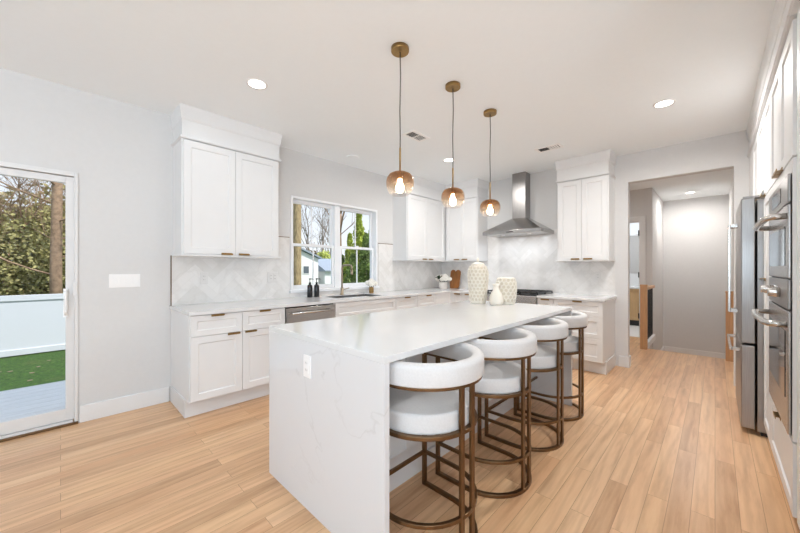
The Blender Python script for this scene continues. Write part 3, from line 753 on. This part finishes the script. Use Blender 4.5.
def make_vent(x, y, rot, label):
    r = thing('ceiling_vent', label, 'air vent', (x, y, CH), rot, 'ceiling air vents')
    a, b = .15, .085
    obj('frame', MB().box(-a, a, -b, -b+.03, -.007, 0).box(-a, a, b-.03, b, -.007, 0).box(-a, -a+.034, -b+.03, b-.03, -.007, 0).box(a-.034, a, -b+.03, b-.03, -.007, 0).box(-.004, .004, -b+.03, b-.03, -.007, 0), 'plate', r, .002)
    obj('duct_shade', MB().box(-a+.034, a-.034, -b+.03, b-.03, -.002, 0), 'dark', r)  # dark sheet painted for the shade inside the duct; no hole is cut
    for i in range(5): obj('louver', MB().add([(-a+.036, -b+.034+i*.022, -.006), (-.006, -b+.034+i*.022, -.006), (-.006, -b+.046+i*.022, -.002), (-a+.036, -b+.046+i*.022, -.002)], [(0, 1, 2, 3)]), 'plate', r)
    for i in range(4): obj('louver', MB().add([(.010+i*.026, -b+.032, -.006), (.028+i*.026, -b+.032, -.003), (.028+i*.026, b-.032, -.003), (.010+i*.026, b-.032, -.006)], [(0, 1, 2, 3)]), 'plate', r)
    return r
make_vent(-2.393, 2.74, R90, 'white ceiling air vent between the near two pendants')
make_vent(-1.46, 4.139, 0, 'white ceiling air vent above the range end, near the hood')
dt = thing('ceiling_speaker', 'flat white round cover on the ceiling above the window', 'ceiling cover', (-3.44, 2.678, CH))
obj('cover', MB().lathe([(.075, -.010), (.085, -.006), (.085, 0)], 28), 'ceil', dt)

# ------------------------------------------------------------------ right bank (front X=.27, faces -X)
BX = .262; BACK = .978
BD = BACK-BX-.02
def tall(name, label, ya, yb, cat='cabinet'):
    """tall unit between world y=yb (far) and ya (near); local x runs from far to near"""
    r = thing(name, label, cat, (BACK, yb, 0), -R90)
    return r, yb-ya
yB = -BD-.02
# far filler panel next to the doorway wall
r, L = tall('tall_cabinet', 'white narrow tall filler cabinet between the fridge and the doorway wall', 4.625, 5.06)
obj('body', MB().box(0, L, -BD-.02, 0, .0, UZ1), 'cab', r, .002); crown(r, 0, L, BD+.02, lret=False, rret=False)
# over-fridge cabinet
r, L = tall('wall_cabinet', 'white two-door cabinet above the stainless fridge', 3.655, 4.62)
obj('body', MB().box(0, L, -BD, 0, 1.86, UZ1), 'cab', r, .001)
door(r, 0, L/2, 1.865, UZ1-.008, yB, L/2-.07, 1.866, False); door(r, L/2, L, 1.865, UZ1-.008, yB, L/2+.07, 1.866, False)
crown(r, 0, L, BD+.02, lret=False, rret=False)
# pantry
r, L = tall('pantry_cabinet', 'white tall pantry cabinet between the fridge and the ovens', 3.240, 3.65)
obj('body', MB().box(0, L, -BD, 0, .10, UZ1), 'cab', r, .001); plinth(r, 0, L, BD-.05, .10)
door(r, 0, L, 1.80, UZ1-.008, yB, .07, 1.802, False); door(r, 0, L, .11, 1.796, yB, .07, 1.20, True)
crown(r, 0, L, BD+.02, lret=False, rret=False)
# oven cabinet
r, L = tall('oven_cabinet', 'white tall cabinet that houses the double wall oven', 2.375, 3.235)
F0 = -BD+.006
obj('body', MB().box(0, L, F0, -.58, .10, UZ1).box(0, L, -.58, 0, .10, UZ1).box(0, .088, yB, F0, .462, 1.79).box(L-.018, L, yB, F0, .462, 1.79).box(.088, L-.018, yB, F0, 1.725, 1.79), 'cab', r, .001)
plinth(r, 0, L, BD-.05, .10)
door(r, 0, L/2, 1.80, UZ1-.012, yB, L/2-.055, 1.802, False); door(r, L/2, L-.004, 1.80, UZ1-.012, yB, L/2+.055, 1.802, False)
door(r, 0, L-.004, .105, .452, yB, L/2, .448, True, 'drawer')
crown(r, 0, L, BD+.02, lret=False, rret=False)
# next tall cabinet toward viewer
r, L = tall('tall_cabinet', 'white tall cabinet at the near right edge, next to the ovens', 1.50, 2.366)
obj('body', MB().box(.0, L, -BD-.0, 0, .10, UZ1), 'cab', r, .001); plinth(r, 0, L, BD-.05, .10)
door(r, .03, L/2, .11, UZ1-.012, yB+.008, L/2-.07, 1.0, True); door(r, L/2, L, .11, UZ1-.012, yB+.008, L/2+.07, 1.0, True)
crown(r, 0, L, BD+.02, lret=False, rret=True)
# double oven : local x from far to near, width .73, front at X=.246
ov = thing('double_oven', 'stainless built-in double wall oven with bar handles', 'oven', (BX, 3.145, 0), -R90)
OW = .75
obj('body', MB().box(.004, OW-.004, -.001, .0, .48, 1.722), 'black', ov)
yo = -.014
cp = obj('control_panel', MB().box(0, OW, yo, -.002, 1.585, 1.722), 'steelv', ov, .004)
obj('display', MB().box(.20, .53, yo-.002, yo, 1.615, 1.69), 'ovenglass', cp)
def oven_door(z0, z1, hz, bow):
    o = obj('oven_door', MB().box(0, OW, yo, -.002, z0, z1), 'steel', ov, .004)
    obj('glass', MB().box(.07, OW-.07, yo-.0025, yo, z0+(.16 if z1-z0 > .5 else .06), z1-.10), 'ovenglass', o)
    pts = [(.04, yo, hz), (.045, yo-.05, hz), (.09, yo-.062-bow*.3, hz), (.365, yo-.066-bow, hz), (OW-.09, yo-.062-bow*.3, hz), (OW-.045, yo-.05, hz), (OW-.04, yo, hz)]
    obj('handle', MB().tube(pts, .0155, 10), 'steelb', o)
oven_door(1.225, 1.578, 1.525, .0); 
lp = obj('control_panel', MB().box(0, OW, yo, -.002, 1.075, 1.218), 'steelv', ov, .004)
for x in (.12, .50):
    k_ = obj('knob', MB().lathe([(.026, 0), (.026, .016), (.021, .040), (.020, .044)], 18), 'steelb', lp); k_.location = (x, yo, 1.145); k_.rotation_euler = (PI/2, 0, 0)
obj('display', MB().box(.22, .40, yo-.002, yo, 1.115, 1.18), 'ovenglass', lp)
oven_door(.482, 1.066, 1.00, .012)
# fridge
fg = thing('refrigerator', 'tall stainless french-door refrigerator with bottom freezer', 'refrigerator', (BACK-.02, 4.60, 0), -R90)
FW = .925
obj('case', MB().box(.01, FW-.006, -(BACK-.02-.232), 0, .03, 1.80), 'steelv', fg, .003)
fx = -(BACK-.02-.222); ff = -(BACK-.02-.145)
for i, (a, b) in enumerate(((.004, FW/2-.003), (FW/2+.003, FW-.002))):
    dr = obj('door', MB().box(a, b, ff, fx, .695, 1.815), 'steelv', fg, .008, 3)
    xh = FW/2+(-.045 if i == 0 else .045)
    obj('handle', MB().box(xh-.011, xh+.011, ff-.062, ff-.046, .89, 1.66).box(xh-.011, xh+.011, ff-.046, ff, .89, .92).box(xh-.011, xh+.011, ff-.046, ff, 1.63, 1.66), 'steelb', dr, .003)
dr = obj('freezer_drawer', MB().box(.004, FW-.002, ff, fx, .04, .680), 'steelv', fg, .008, 3)
obj('handle', MB().box(.10, FW-.08, ff-.062, ff-.046, .615, .64).box(.10, .13, ff-.046, ff, .615, .64).box(FW-.11, FW-.08, ff-.046, ff, .615, .64), 'steelb', dr, .003)
for x in (.06, FW-.06): obj('hinge_cover', MB().box(x-.045, x+.045, ff+.01, fx+.03, 1.8155, 1.832), 'steelv', fg, .004)
obj('base_grille', MB().box(.02, FW-.02, fx+.03, -.02, 0, .03), 'black', fg)

# ------------------------------------------------------------------ decor
def ring(mb, c, nrm, rad, tr, seg=10, ts=5):
    nrm = Vector(nrm).normalized(); x = nrm.cross(Vector((0, 0, 1))).normalized(); y = x.cross(nrm)
    mb.tube([Vector(c)+rad*(math.cos(2*PI*i/seg)*x+math.sin(2*PI*i/seg)*y) for i in range(seg)], tr, ts, closed=True)
def lerp_prof(prof, z):
    for (r0, z0), (r1, z1) in zip(prof, prof[1:]):
        if z0 <= z <= z1: return r0+(r1-r0)*(z-z0)/(z1-z0+1e-9), (r1-r0)/(z1-z0+1e-9)
    return prof[-1][0], 0
def lattice(root, prof, z0, z1, rows, cols, rad, tr):
    mb = MB()
    for j in range(rows):
        z = z0+(z1-z0)*j/(rows-1)
        R_, sl = lerp_prof(prof, z)
        for i in range(cols):
            a = 2*PI*(i+.5*(j % 2))/cols
            n_ = Vector((math.cos(a), math.sin(a), -sl))
            ring(mb, (R_*math.cos(a), R_*math.sin(a), z), n_, rad, tr)
    return obj('lattice', mb, 'ceramic', root)
vj = thing('ceramic_jar', 'tall cream openwork lidded ceramic jar on the island', 'jar', (-1.775, 3.01, CT))
pf = [(.072, 0), (.080, .02), (.088, .10), (.099, .22), (.103, .30), (.100, .335), (.088, .365), (.066, .388)]
obj('body', MB().lathe([(r_-.007, z) for r_, z in pf], 32), 'ceramicd', vj)
obj('rim', MB().lathe([(.074, 0), (.079, .004), (.079, .022), (.072, .024)], 32).lathe([(.070, .380), (.073, .386), (.070, .394)], 32), 'ceramic', vj)
lattice(vj, pf, .042, .365, 10, 15, .0195, .0048)
ld = obj('lid', MB().lathe([(.072, .394), (.060, .408), (.034, .420), (.014, .424), (.010, .434), (.016, .446), (.012, .462), (.003, .474)], 28), 'ceramic', vj)
vs_ = thing('ceramic_vase', 'short cream openwork ceramic vase beside the tall jar', 'vase', (-1.535, 3.155, CT))
pf = [(.078, 0), (.088, .02), (.096, .09), (.100, .16), (.098, .21), (.088, .245), (.074, .262)]
obj('body', MB().lathe([(r_-.007, z) for r_, z in pf]+[(.055, .262), (.055, .10)], 32), 'ceramicd', vs_)
obj('rim', MB().lathe([(.080, 0), (.086, .004), (.086, .020), (.078, .022)], 32).lathe([(.055, .262), (.068, .268), (.080, .266), (.082, .258)], 32, cap=False), 'ceramic', vs_)
lattice(vs_, pf, .040, .240, 7, 14, .020, .0048)
bv = thing('bud_vase', 'small ribbed cream bottle vase in front of the openwork vase', 'vase', (-1.555, 2.985, CT))
mb = MB(); seg = 40; pr = [(.048, 0), (.060, .01), (.066, .04), (.062, .08), (.048, .115), (.032, .145), (.026, .165), (.031, .19), (.040, .205), (.036, .208), (.020, .16)]
vs = []
for j, (r_, z) in enumerate(pr):
    for i in range(seg): a = 2*PI*i/seg; q = r_*(1+.045*(1 if i % 2 else -1)*(1 if z < .14 else .3)); vs.append((q*math.cos(a), q*math.sin(a), z))
mb.add(vs, [(j*seg+i, j*seg+(i+1) % seg, (j+1)*seg+(i+1) % seg, (j+1)*seg+i) for j in range(len(pr)-1) for i in range(seg)]+[tuple(reversed(range(seg)))], True)
obj('body', mb, 'ceramic', bv)
# soap bottles
def soap(loc, label, rz):
    r = thing('soap_bottle', label, 'soap dispenser', loc, rz, 'soap bottles by the sink')
    obj('bottle', MB().lathe([(.030, 0), (.032, .004), (.032, .135), (.028, .150), (.013, .162), (.013, .172)], 22), 'soap', r)
    obj('pump', MB().lathe([(.015, .172), (.015, .186), (.005, .188), (.005, .222), (.012, .223), (.012, .235), (.004, .238)], 16).tube([(0, 0, .229), (.035, 0, .230), (.045, 0, .222)], .005, 8), 'soap', r)
    return r
s0 = soap((-3.64, 2.158, CT), 'black pump soap bottle, the left one beside the sink', .6)
dup(s0, (-3.625, 2.245, CT), 'black pump soap bottle, the right one nearer the faucet', 1.1)
# flower pots
def flowers(root, heads, stems_from):
    for (x, y, z, r_) in heads:
        mb = MB()
        for k in range(26):
            th = math.acos(1-2*(k+.5)/26); ph = k*2.399
            d_ = Vector((math.sin(th)*math.cos(ph), math.sin(th)*math.sin(ph), math.cos(th)))
            mb.ball((x+d_.x*r_*.66, y+d_.y*r_*.66, z+d_.z*r_*.6), r_*.26, 7, 5)
        mb.ball((x, y, z), r_*.62, 10, 7)
        obj('bloom', mb, 'petal', root)
    st = MB()
    for (x, y, z, r_) in heads: st.tube([(x*.15, y*.15, stems_from), (x*.6, y*.6, (z+stems_from)/2), (x, y, z)], .003, 5)
    obj('stems', st, 'leaf', root)
fp = thing('flower_pot', 'white pot of white flowers with greenery on the corner counter', 'potted flowers', (-3.50, 4.745, CT))
obj('pot', MB().lathe([(.058, 0), (.066, .006), (.074, .06), (.074, .125), (.068, .127), (.064, .06)], 26), 'pot', fp)
flowers(fp, [(-.10, -.03, .19, .055), (-.055, .03, .215, .05), (.05, -.02, .22, .056), (.09, -.05, .185, .055), (.12, .03, .175, .046), (.04, .05, .20, .05), (-.13, .02, .165, .045), (.03, -.07, .175, .05)], .10)
mb = MB()
for k in range(16):
    a = -PI/2+random.uniform(-.7, .7)-.25; l_ = random.uniform(.05, .11); z = random.uniform(.13, .24); c, s_ = math.cos(a), math.sin(a)
    bx, by = c*.03-.02, s_*.03
    mb.add([(bx, by, z), (bx+c*l_*.5-s_*.02, by+s_*l_*.5+c*.02, z+.03), (bx+c*l_, by+s_*l_, z+.015), (bx+c*l_*.5+s_*.02, by+s_*l_*.5-c*.02, z+.02)], [(0, 1, 2, 3)])
obj('leaves', mb, 'leaf', fp)
fv = thing('flower_vase', 'small bronze vase of white blooms on the counter by the faucet', 'flower vase', (-3.655, 3.185, CT))
obj('vase', MB().lathe([(.030, 0), (.034, .004), (.036, .05), (.033, .085), (.030, .087), (.028, .04)], 22), 'brass', fv)
flowers(fv, [(-.035, -.04, .15, .045), (.02, -.03, .165, .05), (.045, .03, .14, .045), (-.02, .04, .155, .046), (.0, .0, .18, .044), (-.05, .0, .13, .04), (.05, -.05, .13, .04)], .06)
# cutting board, leaning on the corner backsplash
cb = thing('cutting_board', 'warm wooden serving board leaning in the counter corner', 'cutting board', (-3.43, 4.985, CT), 0)
pts = []
Wb, Hb = .105, .345
pts += [(-Wb*.82, 0), (Wb*.82, 0), (Wb*.95, .05), (Wb, .18), (Wb*1.02, .27)]
for k in range(9): a = math.radians(-10+k*22); pts.append((Wb*.52+Wb*.5*math.cos(a), .29+.05*math.sin(a)))
for k in range(9): a = math.radians(14+k*22); pts.append((-Wb*.52+Wb*.5*math.cos(a), .29+.05*math.sin(a)))
pts += [(-Wb*1.02, .27), (-Wb, .18), (-Wb*.95, .05)]
bo = obj('board', MB().prism(pts, -.010, .010, 'y'), 'board', cb, .004); bo.rotation_euler = (math.radians(-10), 0, 0); bo.location = (0, 0, .003)

# ------------------------------------------------------------------ hall: railing, newels, bathroom
def newel(loc, label, h_):
    r = thing('newel_post', label, 'newel post', loc, 0, 'oak newel posts at the stair')
    obj('post', MB().box(-.044, .044, -.044, .044, 0, h_-.02), 'oak', r, .004)
    obj('cap', MB().box(-.048, .048, -.048, .048, h_-.02, h_), 'oak', r, .004)
    return r
newel((-.815, 6.44, 0), 'oak newel post left of the stair opening', 1.02)
newel((.150, 6.42, 0), 'oak newel post right of the stair opening, behind the fridge handles', .96)
rl = thing('stair_railing', 'stair railing with black balusters running back from the oak post', 'railing', (-.815, 6.49, 0))
obj('handrail', MB().box(-.035, .035, 0, .955, .93, .975), 'oak', rl, .006)
obj('curb', MB().box(-.045, .045, 0, .955, .0, .09), 'trim', rl, .003)
for i in range(9): obj('baluster', MB().box(-.008, .008, .06+i*.105-.008, .06+i*.105+.008, .09, .93), 'black', rl)
# bathroom door casing (opening X -1.83..-1.0 at Y=7.45)
dc = thing('door_2', 'white cased bathroom doorway in the hall', 'door', (-1.415, 7.45, 0)); dc['kind'] = 'structure'; del dc['category']
obj('casing', MB().box(.406, .50, -.018, 0, 0, 2.245).box(-.50, -.406, -.018, 0, 0, 2.245).box(-.406, .406, -.018, 0, 2.15, 2.245).box(.400, .4145, 0, .12, 0, 2.15).box(-.4145, -.400, 0, .12, 0, 2.15).box(-.4, .4, 0, .12, 2.145, 2.1595), 'trim', dc, .003)
for z in (.40, 1.16, 1.935): obj('hinge', MB().box(.388, .406, -.024, .05, z-.05, z+.05), 'black', dc)
struct('floor_bathroom', MB().box(-3.0, -.95, 7.45, 9.6, -.12, .002), 'plate', 'white bathroom floor')
struct('wall_bathroom', MB().box(-2.6, -1.80, 9.5, 9.6, 0, CH).box(-1.80, -1.1, 9.5, 9.6, 0, 2.06).box(-1.80, -1.1, 9.5, 9.6, 2.44, CH).box(-1.1, -.94, 9.5, 9.6, 0, CH).box(-2.6, -2.5, 7.57, 9.5, 0, CH), 'bathwall', 'grey bathroom wall')
wb = thing('window_2', 'small high bathroom window', 'window', (-1.45, 9.5, 2.06)); wb['kind'] = 'structure'; del wb['category']
obj('window_frame', MB().box(-.35, -.31, 0, .1, 0, .38).box(.31, .35, 0, .1, 0, .38).box(-.31, .31, 0, .1, 0, .04).box(-.31, .31, 0, .1, .34, .38), 'vinyl', wb, .003)
obj('pane', MB().box(-.31, .31, .045, .05, .04, .34), 'pane', wb)
vn = thing('bathroom_vanity', 'light oak vanity with white top seen through the hall doorway', 'vanity', (-1.55, 9.498, 0))
obj('body', MB().box(-.6, .55, -.66, 0, .13, .83), 'vanity', vn, .002)
for x0, x1 in ((-.6, -.02), (-.02, .55)):
    q = obj('door', shaker(x0+.004, x1-.004, .14, .825, -.68), 'vanity', vn, .002)
    obj('handle', MB().box((x1-.08 if x0 < -.1 else x0+.08)-.006, (x1-.08 if x0 < -.1 else x0+.08)+.006, -.71, -.682, .50, .68), 'black', q)
obj('toe_panel', MB().box(-.58, .53, -.58, 0, 0, .13), 'black', vn)
obj('top', MB().box(-.62, .57, -.69, 0, .83, .86), 'quartzp', vn, .002); obj('backsplash', MB().box(-.62, .57, -.02, 0, .86, 1.16), 'quartzp', vn)
bf = thing('bathroom_faucet', 'black faucet standing on the bathroom vanity', 'faucet', (-1.53, 9.28, .86))
obj('base', MB().lathe([(.025, 0), (.025, .02), (.017, .025), (.017, .22)], 14), 'black', bf)
obj('spout', MB().tube([(0, 0, .20), (0, -.05, .215), (0, -.14, .20)], .013, 8), 'black', bf)
mr = thing('bathroom_mirror', 'grey mirror panel above the bathroom vanity', 'mirror', (-1.5, 9.499, 1.20))
obj('frame', MB().box(-.5, .45, -.02, 0, 0, .84), 'bathwall', mr, .002); obj('glass', MB().box(-.48, .43, -.022, -.02, .02, .82), 'bathwall', mr)

# ------------------------------------------------------------------ outdoors
GZ = -.5
tag(obj('lawn', MB().box(-90, XW-.14, -60, 60, GZ-.2, GZ), 'grass'), 'green lawn with fallen leaves beyond the deck', 'lawn'); bpy.data.objects['lawn']['kind'] = 'structure'
dk = thing('deck', 'weathered grey board deck outside the sliding door', 'deck', (XW-.16, 0, 0))
for i in range(11):
    x = -.145*(i+1)
    obj('deck_board', MB().box(x+.006, x+.145, -4.5, 1.5, -.085, -.055), 'deck', dk)
obj('fascia', MB().box(-1.63, -1.605, -4.5, 1.5, GZ, -.056), 'deck', dk); obj('joist', MB().box(-1.60, -.01, -4.5, -4.46, GZ, -.086).box(-1.60, -.01, 1.4, 1.44, GZ, -.086), 'deck', dk)
fx0 = -10.2
fn = thing('vinyl_fence', 'white vinyl privacy fence across the back of the lawn', 'fence', (fx0, 0, GZ))
obj('panel', MB().box(-.02, .02, -9, 5.4, .09, 1.12), 'fence', fn)
m_ = MB()
obj('top_rail', MB().box(-.045, .045, -9, 5.4, 1.12, 1.235), 'fence', fn, .006); obj('bottom_rail', MB().box(-.045, .045, -9, 5.4, .02, .14), 'fence', fn, .006)
for y in (-7.2, -4.8, -2.4, 2.4, 4.8): obj('fence_post', MB().box(-.06, .06, y-.06, y+.06, 0, 1.3), 'fence', fn, .006)
# fallen leaves
for k in range(26):
    x, y = random.uniform(-9.3, -5.9), random.uniform(-2.2, 1.4); a = random.random()*6; s_ = random.uniform(.025, .045)
    lf = obj('fallen_leaf', MB().add([(s_*math.cos(a+t)*(1 if i % 2 else .6), s_*math.sin(a+t)*(1 if i % 2 else .6), .006+.01*(i % 2)) for i, t in enumerate([j*PI/3 for j in range(6)])], [(0, 1, 2, 3, 4, 5)]), 'rust')
    lf.location = (x, y, GZ); tag(lf, 'small dry fallen leaf lying on the lawn', 'leaf', 'fallen leaves on the lawn')

def branchy(mb, p, d_, L_, r_, depth, spread=.6, up=.15, kids=3):
    pts = [p.copy()]; q = p.copy(); dd = d_.copy(); n_ = 4
    for i in range(n_):
        dd = (dd+Vector((random.uniform(-.18, .18), random.uniform(-.18, .18), random.uniform(-.05, .12)+up*.3))).normalized()
        q = q+dd*L_/n_; pts.append(q.copy())
    mb.tube(pts, [r_*(1-.55*i/n_) for i in range(n_+1)], 5 if depth > 1 else 3)
    if depth <= 0: return
    for k in range(kids):
        t = random.uniform(.35, 1.0); i = min(n_, max(1, int(t*n_)))
        ax = Vector((random.uniform(-1, 1), random.uniform(-1, 1), random.uniform(-.2, .8))).normalized()
        nd = (dd*(1-spread)+ax*spread+Vector((0, 0, up))).normalized()
        branchy(mb, pts[i], nd, L_*random.uniform(.5, .75), r_*.5, depth-1, spread, up, kids)
def bare_tree(loc, h_, r_, label, m_='barkd', depth=4, kids=3, spread=.6, group='bare trees'):
    t = thing('bare_tree', label, 'tree', loc, 0, group)
    mb = MB(); pts = [Vector((0, 0, -.1))]; q = Vector((0, 0, 0))
    for i in range(5): q = q+Vector((random.uniform(-.05, .05)*h_*.1, random.uniform(-.05, .05)*h_*.1, h_*.5/5)); pts.append(q.copy())
    mb.tube(pts, [r_*(1-.08*i) for i in range(6)], 10)
    obj('trunk', mb, m_, t)
    mb = MB()
    for k in range(5):
        i = random.choice([2, 3, 4, 5, 5]); a = random.random()*2*PI
        branchy(mb, pts[i], Vector((math.cos(a)*.6, math.sin(a)*.6, .9)).normalized(), h_*.32, r_*.5, depth-1, spread, .15, kids)
    branchy(mb, pts[5], Vector((0, 0, 1)), h_*.4, r_*.6, depth-1, spread, .15, kids)
    obj('branches', mb, m_, t); return t
def leafmass(n_, fn_, size, tilt=.6):
    mb = MB()
    for _ in range(n_):
        c = fn_(); s_ = size*random.uniform(.6, 1.3)
        u = Vector((random.gauss(0, 1), random.gauss(0, 1), random.gauss(0, tilt))).normalized(); v = u.orthogonal(); v.rotate(Matrix.Rotation(random.random()*6.28, 3, u)); 
        mb.add([c-u*s_, c+v*s_*.45, c+u*s_, c-v*s_*.45], [(0, 1, 2, 3)])
    return mb
def conifer(loc, h_, w_, label, m_, n_=6000, size=.055, group='conifers behind the window'):
    t = thing('conifer_tree', label, 'tree', loc, 0, group)
    obj('trunk', MB().tube([(0, 0, -.05), (0, 0, h_*.9)], [.08, .02], 8), 'barkd', t)
    def f_():
        z = random.random()**1.15; R_ = w_/2*(1-z)**.75*(.5+.2*math.sin(z*34+random.random())+.45*random.random())+.03; a = random.random()*2*PI; q = random.random()**.35
        return Vector((R_*q*math.cos(a), R_*q*math.sin(a), .1+z*(h_-.1)))
    obj('foliage', leafmass(n_, f_, size, 1.2), m_, t); return t
def shrub(name, loc, rx, ry, h_, label, m_, n_=2500, size=.12, cat='shrub', group=None, z0=0):
    t = thing(name, label, cat, loc, 0, group)
    obj('stem', MB().tube([(0, 0, -.05), (.05, 0, h_*.4), (0, .05, h_*.7)], [.09, .06, .02], 8), 'barkr', t)
    lumps = [(random.uniform(-.6, .6)*rx, random.uniform(-.75, .75)*ry, random.uniform(.25, .8)*h_, random.uniform(.3, .5)) for _ in range(14)]
    def f_():
        l = random.choice(lumps)
        d_ = Vector((random.gauss(0, 1), random.gauss(0, 1), random.gauss(0, 1))).normalized()*random.random()**.35
        p = Vector((l[0]+d_.x*rx*l[3]*1.3, l[1]+d_.y*ry*l[3]*1.3, l[2]+d_.z*h_*.30)); p.z = max(z0, p.z); return p
    obj('foliage', leafmass(n_, f_, size), m_, t); return t

# through the kitchen window
def along(u, X):       # world point on the line of sight of column u at depth plane X
    c, s_ = math.cos(math.radians(43.93)), math.sin(math.radians(43.93)); k = u-400
    dx, dy = -327*s_+k*c, 327*c+k*s_
    return X, X*dy/dx
x, y = along(296.5, -9.0)
tk = thing('tree', 'thick bare tree trunk at the left of the kitchen window', 'tree', (x, y, GZ))
mb = MB(); pts = [(0, 0, -.1), (.01, .0, 1.5), (.0, .02, 3.0), (.02, .0, 5.0), (.0, .0, 7.0)]
obj('trunk', MB().tube(pts, [.15, .135, .12, .11, .09], 14), 'bark', tk)
mb = MB()
for k in range(6): branchy(mb, Vector((0, 0, 4.2+.4*k)), Vector((random.uniform(-1, 1), random.uniform(-1, 1), .5)).normalized(), 1.8, .05, 3)
obj('branches', mb, 'bark', tk)
x, y = along(339.5, -11.0)
bare_tree((x, y, GZ), 8.0, .09, 'slim bare tree trunk behind the mullion of the kitchen window', 'barkr', 3)
for u, X, h_, l in ((309, -40, 12, 'bare winter tree above the white house, left window half'), (322, -38, 11, 'bare winter tree with spreading twigs, right side of the left window half'), (331, -42, 13, 'tall bare winter tree behind the window mullion, farthest back')):
    x, y = along(u, X); bare_tree((x, y, GZ), h_, .12, l, 'barkd', 4, 3)
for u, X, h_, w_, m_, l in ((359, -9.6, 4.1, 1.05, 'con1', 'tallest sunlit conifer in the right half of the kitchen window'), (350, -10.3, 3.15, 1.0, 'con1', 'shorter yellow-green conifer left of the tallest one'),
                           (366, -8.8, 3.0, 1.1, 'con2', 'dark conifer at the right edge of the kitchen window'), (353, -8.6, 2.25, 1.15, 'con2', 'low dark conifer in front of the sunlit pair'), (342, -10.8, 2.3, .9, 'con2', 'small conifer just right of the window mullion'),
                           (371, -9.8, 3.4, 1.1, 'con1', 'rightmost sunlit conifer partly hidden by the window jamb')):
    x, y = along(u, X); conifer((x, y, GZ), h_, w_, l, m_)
x, y = along(321.5, -31); shrub('shrub', (x, y, GZ), .9, 1.0, 3.9, 'bright yellow-green shrub behind the grey garage roof', 'yel', 1800, .16)
x, y = along(313, -46); shrub('hedge', (x, y, GZ), 2.0, 9, 4.6, 'brown hedge row behind the neighbouring house', 'rust', 5000, .28, 'hedge')
# neighbouring house
hx_, hy_ = along(306.5, -24)
hs = thing('house', 'white neighbouring house with a dark window and grey roof', 'house', (hx_, hy_, GZ))
# local: faces toward the viewer roughly +x, -y ; gable wall in yz plane
def gable(mb, x0, x1, y0, y1, ze, zr): mb.prism([(y0, 0), (y1, 0), (y1, ze), ((y0+y1)/2, zr), (y0, ze)], x0, x1, 'x')
mb = MB(); gable(mb, -6, 0, -2.6, 1.1, 2.65, 3.35); obj('wall', mb, 'siding', hs)
obj('roof', MB().prism([(-2.8, 2.62), (-.75, 3.40), (1.3, 2.62), (1.3, 2.74), (-.75, 3.54), (-2.8, 2.74)], -6.2, .25, 'x'), 'roof', hs)
wi = obj('window', MB().box(0, .04, -.35, .25, 1.35, 2.05), 'siding', hs); obj('pane', MB().box(.04, .05, -.29, .19, 1.41, 1.99), 'glassd', wi)
g2 = thing('garage', 'low white garage with a blue-grey roof next to the house', 'garage', (hx_+.1, hy_+3.55, GZ))
obj('wall', MB().box(-4, .2, -2.0, 3.2, 0, 1.62), 'siding', g2)
obj('roof', MB().prism([(.45, 1.56), (.45, 1.66), (-1.9, 2.72), (-4.3, 1.66), (-4.3, 1.56)], -2.15, 3.4, 'y'), 'roof', g2)
wi = obj('window', MB().box(.2, .24, .7, 1.6, .8, 1.3), 'siding', g2); obj('pane', MB().box(.24, .25, .76, 1.54, .86, 1.24), 'glassd', wi)

# through the sliding door
x, y = along(56, -12.0)
tk = thing('tree', 'tall brown trunk behind the white fence at the edge of the glass door', 'tree', (x, y, GZ))
obj('trunk', MB().tube([(0, 0, -.1), (.03, 0, 2), (0, .04, 5), (.05, 0, 8)], [.13, .11, .09, .07], 12), 'barkr', tk)
mb = MB()
for k in range(11): branchy(mb, Vector((0, 0, 1.6+.45*k)), Vector((random.uniform(-.3, 1), random.uniform(-1, 1), .25)).normalized(), 1.7, .024, 3, .6, -.05)
obj('branches', mb, 'barkr', tk)
for i, (u, X, rx, ry, h_, m_, l) in enumerate(((6, -13.2, 1.0, 1.9, 3.5, 'ev1', 'olive evergreen mass at the left of the glass door view'), (34, -14.0, 1.0, 1.9, 3.7, 'ev2', 'brownish evergreen mass in the middle of the glass door view'),
                            (58, -14.2, 1.0, 1.8, 4.1, 'ev1', 'dark evergreen behind the brown trunk outside the glass door'), (-25, -15, 1.3, 2.0, 4.0, 'ev2', 'evergreen mass off to the left behind the fence'), (80, -16, 1.2, 1.8, 5.5, 'ev1', 'evergreen mass hidden behind the wall right of the glass door'))):
    x, y = along(u, X); shrub('evergreen_tree', (x, y, GZ), rx, ry, h_, l, m_, 14000 if u in (6, 34, 58) else 3000, .055 if u in (6, 34, 58) else .12, 'tree', 'evergreens behind the fence')
for u, X, h_, l in ((20, -13.4, 5.6, 'bare twiggy tree in front of the evergreens, left of the trunk'), (42, -13.8, 5.2, 'pale bare tree in front of the evergreens, next to the trunk'), (-8, -13.4, 6, 'bare twiggy tree at the far left behind the fence')):
    x, y = along(u, X); bare_tree((x, y, GZ), h_, .032, l, 'barkr', 4, 4, .75, 'bare trees behind the fence')
x, y = along(15, -19)
hp = thing('house', 'neighbouring porch with white columns half hidden by the evergreens', 'house', (x, y, GZ))
obj('wall', MB().box(-3, -1.2, -4.5, 3.2, 0, 2.4), 'siding', hp); obj('roof', MB().box(-3.2, .3, -4.7, 3.4, 2.4, 2.6), 'roof', hp)
for k in range(6): obj('column', MB().box(-.1, .1, -4.2+k*1.4-.1, -4.2+k*1.4+.1, 0, 2.4), 'siding', hp)
